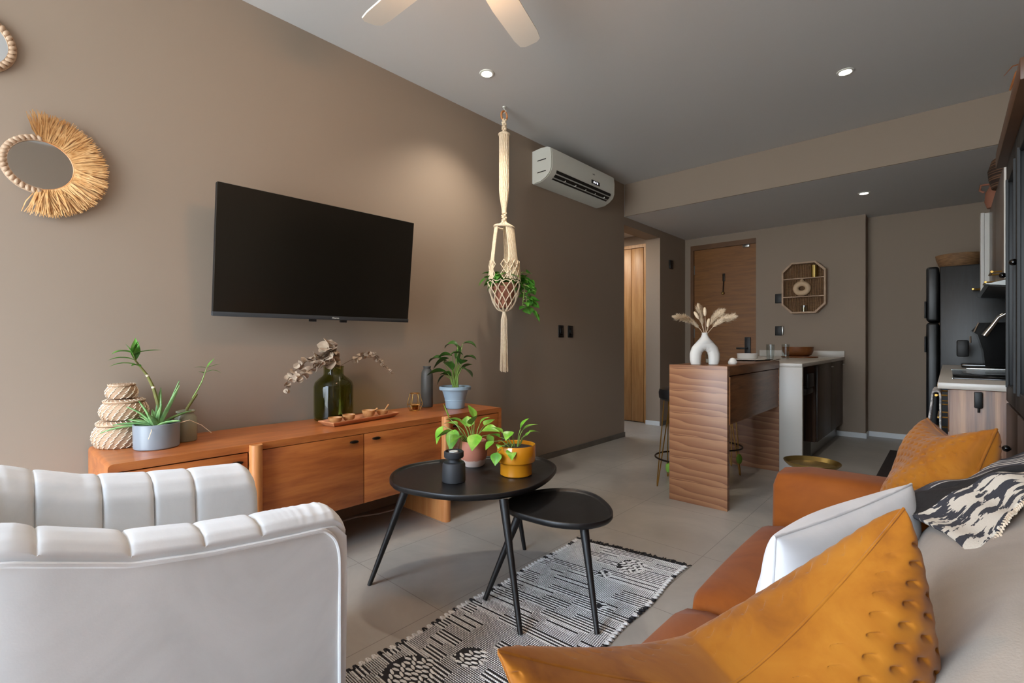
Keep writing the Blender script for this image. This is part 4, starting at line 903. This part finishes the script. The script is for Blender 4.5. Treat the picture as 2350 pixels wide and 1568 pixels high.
# ---------------------------------------------------------------- breakfast bar and peninsula
bar = thing('breakfast_bar', 'walnut veneered breakfast bar with solid end panel', 'bar counter', (-1.2,3.7,0))
obj('end_panel', G().box(-1.384,3.09,0,-1.012,3.13,.896,.001), W['walnut'], bar)
obj('top', G().box(-1.384,3.131,.835,-1.014,4.33,.895,.002), W['wtop'], bar)
obj('apron', G().box(-1.05,3.131,.525,-1.022,4.322,.828,.001), W['wtop'], bar)
obj('side_panel', G().box(-1.70,4.325,0,-1.016,4.334,.834), W['walnut'], bar)
obj('edge_strip', G().box(-1.012,3.128,.53,-1.008,3.134,.828), W['teakend'], bar, label='pale raw edge strip')
pn = thing('peninsula_counter', 'white stone counter with waterfall end behind the walnut bar', 'counter', (-1.2,5.4,0))
obj('worktop', G().box(-1.72,5.6,.846,-.856,6.438,.876,.002).box(-1.45,4.335,.846,-.854,5.62,.876,.002), W['stone'], pn)
obj('end_panel', G().box(-1.45,4.3355,0,-.854,4.37,.8455,.001), W['stone'], pn)
obj('backsplash', G().box(-1.72,6.41,.876,-.856,6.438,.945,.002), W['stone'], pn)
cbn = thing('base_cabinet', 'dark zebrano cabinet under the white stone counter', 'cabinet', (-1.1,5.7,0))
obj('cabinet_body', G().box(-1.40,5.05,.14,-.895,6.43,.842), W['dzebra'], cbn)
for a, b in ((5.05,5.72),(5.73,6.42)):
    d = obj('door', G().box(-.894,a,.145,-.874,b,.84,.002), W['dzebra'], cbn); obj('handle', G().tube([(-.872,b-.06,.80),(-.852,b-.06,.80),(-.852,b-.02,.80),(-.872,b-.02,.80)], .005, 6), W['steel'], d)
obj('plinth', G().box(-1.38,5.07,0,-.93,6.41,.14), W['steel'], cbn)

def stool(x, y, rz, label, felt):
    t = thing('bar_stool', label, 'stool', (x,y,0), rz, 'hairpin bar stools')
    obj('seat', G().lathe([(.002,.62),(.15,.62),(.168,.635),(.172,.675),(.165,.70),(.14,.712),(.002,.714)], n=36), W['black'], t, local=True)
    for k in range(4):
        a = PI/4+PI/2*k; d = Vector((cos(a),sin(a),0)); s = Vector((-sin(a),cos(a),0)); z = Vector((0,0,1))
        g = G().tube([d*.13+s*.04+z*.62, d*.205+s*.006+z*.03, d*.207+s*.003+z*.009, d*.208+z*.0055, d*.207-s*.003+z*.009, d*.205-s*.006+z*.03, d*.13-s*.04+z*.62], .0042, 8)
        l = obj('leg', g, W['gold'], t, local=True)
        if k in felt: obj('felt_pad', G().ball(tuple(d*.2+z*felt[k]), (.022,.022,.04), 12, 8), W['felt'], l, local=True)
    obj('foot_ring', G().tube([(.195*cos(2*PI*k/36),.195*sin(2*PI*k/36),.20) for k in range(36)], .0065, 8, True), W['darkm'], t, local=True)
    return t
stool(-1.445,3.46,R(10),'hairpin leg bar stool with round black seat beside the walnut end panel',{1:.075})
stool(-1.41,4.04,R(30),'hairpin leg bar stool half hidden behind the walnut bar',{3:.13})
ks = thing('bar_stool', 'black stool with chrome leg tucked under the white counter', 'stool', (-1.0,4.73,0))
obj('seat', G().box(-1.13,4.60,.60,-.87,4.86,.66,.02), W['black'], ks); obj('backrest', G().box(-.885,4.62,.66,-.865,4.84,.78,.008), W['black'], ks)
obj('leg', G().tube([(-1.0,4.73,.01),(-1.0,4.73,.6)],.022,12).lathe([(.002,0),(.17,0),(.17,.01),(.03,.022),(.002,.022)],(-1.0,4.73,0),32), W['chrome'], ks)

# arch vase with pampas
ax, ay, az = -1.222,3.285,.896
def arch():
    g = G(); c = Vector((ax,ay,az)); w = Vector((.741,.672,0)); sect = []
    pts = [(-.059,0,.032),(-.063,.03,.036),(-.062,.065,.038),(-.052,.098,.038),(-.029,.122,.038),(0,.130,.038),(.029,.122,.038),(.052,.098,.038),(.062,.065,.038),(.063,.03,.036),(.059,0,.032)]
    P = [c+w*a+Vector((0,0,b)) for a, b, r in pts]; rr = [r for *_, r in pts]
    q = []; r2 = []
    for i in range(len(P)-1):
        for k in range(4): q.append(P[i].lerp(P[i+1],k/4)); r2.append(rr[i]+(rr[i+1]-rr[i])*k/4)
    q.append(P[-1]); r2.append(rr[-1]); rings = []; dep = Vector((-.672,.741,0))
    n = 20
    for i, p in enumerate(q):
        t = (q[min(i+1,len(q)-1)]-q[max(i-1,0)]).normalized()
        if i in (0,len(q)-1): t = Vector((0,0,1 if i == 0 else -1))
        m = dep.cross(t).normalized(); rings.append([tuple(p+(m*cos(2*PI*k/n)+dep*sin(2*PI*k/n)*.85)*r2[i]) for k in range(n)])
    g.loft(rings)
    prof = [(.082,.110),(.070,.134),(.054,.152),(.038,.168),(.026,.184),(.021,.196),(.0185,.205),(.020,.213),(.016,.213),(.014,.20)]
    g.loft([[tuple(c+w*r*cos(2*PI*k/24)*(1 if r < .04 else 1)+dep*min(r*.9,.034)*(.6 if zz < .12 else .9 if zz < .14 else 1)*sin(2*PI*k/24)+Vector((0,0,zz))) for k in range(24)] for r, zz in prof])
    return g
v = obj('arch_vase', arch(), W['arch'], smooth=70, sub=0); tag(v, 'white matt arch shaped vase on the walnut bar', 'vase')
rg = random.Random(17)
def plume(P, r, n, label, hl=.03):
    P = [Vector(p) for p in P]; t = thing('pampas_plume', label, 'dried grass', tuple(P[0]), 0, 'dried plumes in the arch vase')
    obj('stem', G().tube(P, .0016, 5), W['pampas'], t); g = G(); k = len(P)-1
    for i in range(n):
        f = .30+.70*rg.random()**.9; j = min(int(f*k), k-1); p = P[j].lerp(P[j+1], f*k-j); d = (P[j+1]-P[j]).normalized()
        o = d.orthogonal().normalized(); o = Matrix.Rotation(rg.uniform(0,6.28),4,d) @ o; e = 1 if f < .9 else (1-f)*10
        q = p+d*hl*rg.uniform(.5,1.1)+o*r*1.35*rg.uniform(.3,1.1)*max(.25,e)*min(1,.4+(f-.3)*2); s = d.cross(o)*.0019
        m = (p+q)/2+o*r*.15; g.add([p-s,p+s,m+s,m-s,q], [(0,1,2,3),(3,2,4)])
    obj('plume', g, W['pampas'], t)
N0 = Vector((ax,ay,az+.195)); RI2 = Vector((.741,.672,0)); FO2 = Vector((-.672,.741,0))
def pp(a, b, c): return N0+RI2*a+FO2*b+Vector((0,0,c))
plume([pp(-.004,0,0),pp(-.03,0,.04),pp(-.08,0,.09),pp(-.14,-.01,.115),pp(-.20,-.01,.125)],.024,900,'feathery plume in the arch vase arching farthest toward the hall')
plume([pp(0,.004,0),pp(-.012,.01,.08),pp(-.025,.01,.14),pp(-.038,.01,.195)],.024,800,'upright feathery plume in the middle of the arch vase')
plume([pp(.004,0,0),pp(.03,0,.07),pp(.07,-.01,.13),pp(.115,-.01,.165)],.026,850,'feathery plume in the arch vase leaning up toward the door')
plume([pp(.004,-.004,0),pp(.05,-.02,.06),pp(.11,-.02,.11),pp(.19,-.02,.125)],.026,850,'lowest feathery plume in the arch vase, leaning toward the white bowl')
def bud(P, label):
    P = [Vector(p) for p in P]; t = thing('bunny_tail', label, 'dried grass', tuple(P[0]), 0, 'dried plumes in the arch vase')
    obj('stem', G().tube(P, .0012, 5), W['pampas'], t); d = (P[-1]-P[-2]).normalized()
    g = G().ball((0,0,0), (.011,.011,.032), 10, 8); g.move(Matrix.Translation(P[-1]) @ d.to_track_quat('Z','Y').to_matrix().to_4x4()); obj('seed_head', g, W['pampas'], t)
bud([pp(0,-.006,0),pp(-.03,-.01,.09),pp(-.06,-.012,.135)],'slim bunny tail seed head beside the middle plume, on the hall side')
bud([pp(.002,-.006,0),pp(.0,-.01,.09),pp(-.004,-.012,.16)],'tall bunny tail seed head beside the middle plume, on the door side')
bud([pp(.002,-.008,0),pp(.012,-.012,.05),pp(.018,-.014,.085)],'shortest bunny tail seed head just above the vase mouth')
x, y = -1.245,3.46
ch = thing('glass_candle', 'small glass candle jar seen behind the arch vase', 'candle', (x,y,.8955))
obj('jar', pot([(.002,0),(.035,0),(.037,.07),(.034,.07),(.033,.005),(.002,.005)], x,y,.8958,24), W['clear'], ch); obj('wax', pot([(.002,.0055),(.032,.0055),(.032,.03),(.002,.03)], x,y,.8958,24), W['wax'], ch)
x, y = -1.085,3.42
o = obj('salt_cellar', pot([(.002,0),(.026,0),(.03,.012),(.022,.03),(.012,.042),(.002,.044)], x,y,.896,20), W['cup']); tag(o, 'tiny white lidded pot on the bar right beside the arch vase', 'pot')
# table setting
def setting(x, y, zz, lab):
    p = obj('dinner_plate', pot([(.002,0),(.07,0),(.13,.010),(.128,.013),(.07,.004),(.002,.004)], x,y,zz,40), W['cup']); tag(p, 'flat white plate '+lab, 'plate', 'white plates')
    b = obj('cereal_bowl', pot([(.002,0),(.055,0),(.074,.012),(.077,.052),(.074,.052),(.07,.016),(.002,.008)], x,y,zz+.0048,40), W['cup']); tag(b, 'straight sided white bowl '+lab, 'bowl', 'white bowls')
setting(-1.21,4.17,.8958,'on the walnut bar')
def cutlery(nm, x, y, rz, zz, label):
    g = G().tube([(0,-.09,.006),(0,.02,.009),(0,.04,.007)], [.0042,.003,.0022], 6); 
    g.loft([[(-.003,.04,.006),(.003,.04,.006),(.003,.04,.008),(-.003,.04,.008)],[(-.011,.06,.004),(.011,.06,.004),(.011,.06,.006),(-.011,.06,.006)],[(-.011,.10,.012),(.011,.10,.012),(.011,.10,.014),(-.011,.10,.014)]])
    o = obj(nm, g.move(Matrix.Translation((x,y,zz)) @ Matrix.Rotation(rz,4,'Z')), W['blackg']); tag(o, label, 'cutlery', 'black cutlery')
cutlery('black_fork', -1.06,4.12,R(-40),.895, 'black fork beside the white bowl on the walnut bar')
cutlery('black_knife', -1.08,4.27,R(-40),.895, 'black cutlery piece near the walnut bar corner by the tumbler')
def tumbler(x, y, zz, label):
    o = obj('glass_tumbler', pot([(.002,0),(.029,0),(.031,.004),(.036,.145),(.0345,.145),(.0295,.008),(.002,.008)], x,y,zz,30), W['clear']); tag(o, label, 'glass', 'tall clear tumblers')
tumbler(-1.26,5.05,.8765,'clear tumbler on the white counter nearest the white bowl'); tumbler(-1.215,5.42,.8765,'clear tumbler on the white counter nearest the brown wooden bowl')
o = obj('serving_board', G().lathe([(.002,0),(.17,0),(.175,.006),(.17,.014),(.002,.014)], (-1.20,5.95,.8765), 40), W['dbowl']); tag(o, 'round brown wooden board under the wooden bowl', 'board')
o = obj('wooden_bowl', G().lathe([(.002,0),(.10,0),(.130,.018),(.146,.055),(.150,.100),(.143,.100),(.125,.03),(.09,.012),(.002,.01)], (-1.215,5.95,.892), 44), W['dbowl']); tag(o, 'brown wooden bowl on the white stone counter', 'bowl')

# octagonal wall shelf
sx0, sx1, sz0, sz1, sy = -1.462,-1.02,1.375,1.965,6.44
sf = thing('octagonal_shelf', 'octagonal rattan wall shelf with three levels', 'shelf', ((sx0+sx1)/2,sy,sz0))
c = .10; oc = [(sx0+c,sz0),(sx1-c,sz0),(sx1,sz0+c),(sx1,sz1-c),(sx1-c,sz1),(sx0+c,sz1),(sx0,sz1-c),(sx0,sz0+c)]
cxs, czs = (sx0+sx1)/2,(sz0+sz1)/2
inn = [(cxs+(a-cxs)*(1-.018/abs((sx1-sx0)/2)), czs+(b-czs)*(1-.018/((sz1-sz0)/2))) for a, b in oc]
g = G(); rings = [[(a,y_,b) for a, b in poly] for poly, y_ in ((oc,sy-.002),(oc,sy-.10),(inn,sy-.10),(inn,sy-.002))]
g.loft(rings+[rings[0]], True, False); obj('frame', g, W['rattan'], sf)
g = G()
for k in range(26):
    xx = sx0+.014+(sx1-sx0-.028)*k/25; e = max(0,c-min(xx-sx0,sx1-xx)); g.tube([(xx,sy-.012,sz0+e+.008),(xx,sy-.012,sz1-e-.008)], .0078, 6)
obj('back_slats', g, W['wicker'], sf)
for zz in (1.562,1.772): obj('shelf_board', G().box(sx0+.012,sy-.098,zz,sx1-.012,sy-.02,zz+.010), W['rattan'], sf)
o = obj('ring_vase', G().tube([(cxs-.02+.062*cos(2*PI*k/40+PI/2),sy-.06,1.572+.092+.062*sin(2*PI*k/40+PI/2)*.9) for k in range(40)], .031, 14, True).lathe([(.03,0),(.02,.02),(.014,.032),(.013,.042),(.002,.042)],(cxs-.02,sy-.06,1.572+.165),18), W['pampas'], smooth=70); o.data.materials[0] = M('beige_ceramic','#c9ad8c',rough=.6); tag(o, 'beige ring shaped vase on the middle shelf level', 'vase')
o = obj('brass_tumbler', pot([(.002,0),(.035,0),(.036,.135),(.033,.135),(.032,.004),(.002,.004)], sx1-.115,sy-.06,1.783,28), W['brass']); tag(o, 'shiny brass cylinder on the top shelf level', 'vase')
o = thing('candle_cup', 'small brass candle in a glass on the bottom shelf level', 'candle', (cxs,sy-.06,1.394))
obj('glass_cup', pot([(.002,0),(.034,0),(.036,.075),(.034,.075),(.032,.004),(.002,.004)], cxs,sy-.055,1.394,22), W['clear'], o); obj('brass_candle', pot([(.002,.005),(.012,.005),(.012,.05),(.002,.05)], cxs,sy-.055,1.394,18), W['brass'], o)

# ---------------------------------------------------------------- kitchen run on the right
fr = thing('refrigerator', 'black two door refrigerator beyond the kitchen worktop', 'refrigerator', (.25,5.95,0))
obj('fridge_body', G().box(-.06,5.60,.03,.58,6.30,1.70,.01), W['fridge'], fr)
for z0, z1 in ((1.225,1.705),(.06,1.215)):
    d = obj('door', G().box(-.15,5.60,z0,-.064,6.30,z1,.022,3), W['fridge'], fr); obj('handle', G().box(-.162,5.60,z0+.03 if z0 > 1 else z1-.26,-.150,5.64,z0+.18 if z0 > 1 else z1-.12,.004), W['black'], d)
o = obj('wicker_basket', G().lathe([(.002,0),(.11,0),(.138,.04),(.155,.095),(.161,.128),(.153,.13),(.128,.03),(.10,.012),(.002,.01)], (.065,5.92,1.702), 44), W['wicker']); tag(o, 'shallow brown wicker basket on top of the refrigerator', 'basket')
g = G(); w = o
bc = thing('kitchen_cabinet', 'zebrano fronted base cabinet run along the kitchen wall', 'cabinet', (.3,4.3,0))
obj('cabinet_body', G().box(.02,3.19,.08,.585,5.57,.818), W['zebra'], bc)
obj('side_panel', G().box(.0,3.17,.0,.585,3.19,.818,.001), W['zebra'], bc, label='striped zebrano end panel')
for a, b in ((3.175,3.86),(3.87,4.7),(4.71,5.56)):
    for z0, z1 in ((.62,.815),(.09,.61)):
        d = obj('drawer', G().box(-.004,a+.003,z0,.018,b-.003,z1,.001), W['zebra'], bc)
        zz = z1-.045; m = (a+b)/2; hl = .17
        obj('handle', G().tube([(-.006,m-hl+.02,zz),(-.05,m-hl+.02,zz)],.005,8).tube([(-.006,m+hl-.02,zz),(-.05,m+hl-.02,zz)],.005,8).tube([(-.05,m-hl,zz),(-.05,m+hl,zz)],.0065,8), W['gold'], d)
wk = obj('kitchen_worktop', G().box(-.042,3.15,.82,.585,5.585,.85,.002), W['stone']); tag(wk, 'white quartz worktop with black cooktop let into it', 'worktop')
ct = thing('cooktop', 'black glass cooktop on the kitchen worktop', 'cooktop', (.27,4.0,.85))
obj('glass_plate', G().box(.015,3.50,.8505,.53,4.55,.856,.001), W['blackg'], ct); obj('steel_edge', G().box(.012,3.49,.8503,.015,3.62,.857), W['steel'], ct); obj('steel_edge', G().box(.012,4.552,.8503,.53,4.57,.857), W['steel'], ct); obj('zone_line', G().box(.1,4.0,.8562,.50,4.004,.8566), W['steel'], ct)
sk = obj('sink_rim', G().box(.09,4.72,.8503,.52,4.75,.862,.002), W['steel']); tag(sk, 'steel sink rim in the worktop behind the cooktop', 'sink')
fc = obj('kitchen_tap', G().tube([(.50,4.66,.851),(.50,4.66,1.12),(.47,4.66,1.22),(.40,4.66,1.265),(.32,4.66,1.262),(.25,4.66,1.215),(.215,4.66,1.15),(.18,4.66,1.09)], [.016,.013,.012,.012,.012,.013,.014,.018], 12), W['chrome']); tag(fc, 'curved chrome kitchen tap over the worktop', 'tap')
cm = thing('coffee_machine', 'glossy black coffee machine standing before the refrigerator', 'coffee machine', (.3,5.15,.851))
obj('machine_body', G().prism([(.20,.863),(.52,.863),(.52,1.19),(.17,1.19),(.125,1.13),(.16,1.10),(.19,.98)], 5.03, 5.36, 'y'), W['blackg'], cm)
obj('drip_tray', G().box(.07,5.05,.851,.52,5.34,.880,.006), W['blackg'], cm); obj('water_tank', G().box(.045,5.18,.93,.115,5.36,1.06,.01), W['black'], cm)
obj('lever', G().tube([(.14,5.02,1.12),(.165,5.02,1.19)], .006, 8).tube([(.12,5.02,1.04),(.12,5.02,1.09)], .006, 8), W['chrome'], cm)
tg_ = thing('tag_holder', 'black plastic box with short hook on the striped cabinet end', 'hardware', (.1,3.165,.74))  # box taken for a tag holder, fixed to the end panel
obj('housing', G().box(.088,3.150,.735,.117,3.1695,.812,.005), W['black'], tg_); obj('hook', G().tube([(.103,3.158,.735),(.103,3.158,.715)], .004, 8), W['black'], tg_)
# towel
def tw2(u, v):
    s = v*2-1; y_ = 3.36+.30*u; a = abs(s); zz = .775-.34*(a-.12) if a > .12 else .775+.014*(1-(a/.12)**2)
    return (-.050+(-1 if s < 0 else 1)*.016*min(1,a/.12)**.5-(.03*max(0,a-.2) if s < 0 else 0)+(.006*sin(u*14+s*3)*a if s < 0 else 0), y_, zz)
o = obj('kitchen_towel', G().grid(tw2, 24, 40), W['towel'], smooth=80, solid=.008); tag(o, 'grey patterned towel hung over the drawer handle', 'towel')
# upper cabinets and hood
for nm, lab, y0, y1, x0, z0, z1, m in (('kitchen_cupboard','glossy taupe cupboard with two doors hung above the worktop',4.04,5.43,.24,1.42,2.09,'taupeg'),('kitchen_cupboard','narrow white edged cupboard hung between the taupe one and the refrigerator',5.44,5.585,.19,1.42,2.09,'cabw')):
    t = thing(nm, lab, 'cabinet', (.4,(y0+y1)/2,z0), 0, 'kitchen wall cupboards')
    obj('cabinet_body', G().box(x0+.022,y0+.004,z0+.004,.585,y1-.004,z1-.004), W['cabw'], t)
    k = 2 if y1-y0 > 1 else 1
    for i in range(k):
        a, b = y0+(y1-y0)*i/k+.002, y0+(y1-y0)*(i+1)/k-.002
        d = obj('door', G().box(x0,a,z0,x0+.02,b,z1,.001), W[m], t)
        zz = z0+.06; c_ = a+min(.25,(b-a)/2); hw_ = min(.11,(b-a)/2-.02); obj('handle', G().tube([(x0,c_-hw_*.8,zz),(x0-.045,c_-hw_*.8,zz)],.005,8).tube([(x0,c_+hw_*.8,zz),(x0-.045,c_+hw_*.8,zz)],.005,8).tube([(x0-.045,c_-hw_,zz),(x0-.045,c_+hw_,zz)],.007,8), W['gold'], d)
    obj('edge_trim', G().box(x0-.001,y0,z0,x0+.02,y0+.002,z1).box(x0,y0-.004,z0,x0+.012,y0,z1), W['cabw'], t)
hd = thing('range_hood', 'dark slanted range hood below the taupe cupboard', 'range hood', (.4,4.6,1.3))
obj('hood_body', G().prism([(.16,1.395),(.58,1.335),(.58,1.415),(.25,1.415)], 4.05, 5.2, 'y'), W['steel'], hd); obj('filter_panel', G().prism([(.18,1.387),(.57,1.331),(.57,1.334),(.18,1.391)], 4.1, 5.15, 'y'), W['black'], hd)
o = obj('striped_basket', G().lathe([(.002,0),(.085,0),(.10,.06),(.105,.12),(.085,.19),(.06,.21),(.002,.21)], (.30,4.65,2.092), 30), W['stripeb']); tag(o, 'dark striped wicker basket on top of the taupe cupboard', 'basket')
o = obj('clay_jug', G().lathe([(.002,0),(.05,0),(.065,.05),(.06,.12),(.035,.17),(.04,.20),(.002,.20)], (.27,5.30,2.092), 26).tube([(.205,5.30,2.22),(.18,5.30,2.24),(.185,5.30,2.28),(.235,5.30,2.28)], .008, 8), W['hpot']); tag(o, 'brown clay jug with handle on top of the cupboards near the refrigerator', 'jug')

# hutch
hu = thing('hutch', 'tall black hutch with glazed doors and wooden cornice', 'hutch', (.39,2.5,0))
obj('hutch_body', G().box(.205,2.03,.02,.585,2.93,1.80), W['black'], hu)
obj('cornice', G().box(.15,2.0,1.80,.59,2.965,1.865,.004), W['cornice'], hu)
obj('plinth', G().box(.20,2.025,0,.585,2.935,.10,.002), W['darkw'], hu)
for a, b in ((2.035,2.478),(2.482,2.925)):
    d = obj('door', G().box(.18,a,.80,.204,a+.06,1.79,.002).box(.18,b-.06,.80,.204,b,1.79,.002).box(.18,a+.06,.80,.204,b-.06,.87,.002).box(.18,a+.06,1.71,.204,b-.06,1.79,.002).box(.174,a+.058,.86,.182,a+.072,1.72).box(.174,b-.072,.86,.182,b-.058,1.72), W['black'], hu)
    obj('glass_pane', G().box(.196,a+.06,.87,.199,b-.06,1.71), W['pane'], d); obj('knob', G().ball((.168,b-.03 if a < 2.3 else b-.02,1.33),(.012,.012,.012)).tube([(.165,b-.03 if a < 2.3 else b-.02,1.33),(.182,b-.03 if a < 2.3 else b-.02,1.33)],.005,8), W['blackg'], d)
    for z0, z1 in ((.47,.79),(.13,.46)):
        d = obj('drawer', G().box(.18,a,z0,.204,b,z1,.004), W['darkw'], hu); obj('knob', G().ball((.166,(a+b)/2,(z0+z1)/2),(.013,.013,.013)).tube([(.165,(a+b)/2,(z0+z1)/2),(.182,(a+b)/2,(z0+z1)/2)],.005,8), W['blackg'], d)
o = obj('dried_branch', G().tube([(.42,2.2,1.87),(.36,2.25,1.97),(.28,2.3,2.03),(.22,2.36,2.03),(.175,2.42,1.985),(.16,2.45,1.94)], [.009,.009,.008,.007,.006,.003], 7).tube([(.19,2.40,2.005),(.165,2.43,2.015),(.145,2.46,2.0)], [.003,.002,.001], 5), W['dbowl']); tag(o, 'bent brown dried branch on top of the black hutch', 'dried branch')

bt = thing('brass_tray_table', 'round brass tray table behind the sofa arm', 'side table', (-.507,2.786,0))
obj('tray_top', G().lathe([(.002,.428),(.105,.428),(.122,.445),(.125,.452),(.122,.453),(.104,.434),(.002,.434)], (-.507,2.786,0), 48), W['brass'], bt)
obj('stem', G().tube([(-.507,2.786,.015),(-.507,2.786,.428)], .014, 12), W['brass'], bt); obj('foot', G().lathe([(.002,0),(.11,0),(.11,.008),(.02,.02),(.002,.02)], (-.507,2.786,0), 36), W['brass'], bt)
o = obj('kitchen_mat', G().box(-.42,4.30,.001,-.10,5.88,.008,.003), W['mat']); tag(o, 'dark brown runner mat on the kitchen floor', 'mat')

# ---------------------------------------------------------------- light and camera
wd = bpy.data.worlds.new('overcast_daylight'); SC.world = wd; wd.use_nodes = True
nt = wd.node_tree; bgn = nt.nodes['Background']; tcn = nt.nodes.new('ShaderNodeTexCoord'); spn = nt.nodes.new('ShaderNodeSeparateXYZ'); rp = nt.nodes.new('ShaderNodeValToRGB')
nt.links.new(tcn.outputs['Generated'], spn.inputs[0]); nt.links.new(spn.outputs[2], rp.inputs[0]); nt.links.new(rp.outputs[0], bgn.inputs[0])
e = rp.color_ramp.elements; e[0].position = -.0; e[0].color = (.50,.54,.55,1); e[1].position = .35; e[1].color = (.76,.92,1.12,1); e.new(.75); e[2].color = (1.7,2.0,2.4,1)
bgn.inputs[1].default_value = 9.3
pl_ = bpy.data.lights.new('window_portal', 'AREA'); pl_.shape = 'RECTANGLE'; pl_.size = 2.5; pl_.size_y = 2.65; pl_.cycles.is_portal = True
o = bpy.data.objects.new('window_portal', pl_); COL.objects.link(o); o.location = (-1.36,-2.69,1.35); o.rotation_euler = (R(90),0,PI)
cam = bpy.data.cameras.new('camera'); cam.sensor_width = 36; cam.lens = 1106/2350*36; cam.clip_start = .02; cam.clip_end = 60
co = bpy.data.objects.new('camera', cam); COL.objects.link(co); co.location = (0,0,1.05); co.rotation_euler = (R(90),0,math.atan(1003/1106)); SC.camera = co
vs = SC.view_settings; vs.view_transform = 'Standard'; vs.look = 'None'; vs.gamma = 1; vs.use_curve_mapping = False; vs.exposure = 1.15
SC.cycles.use_denoising = True
bpy.context.view_layer.update()
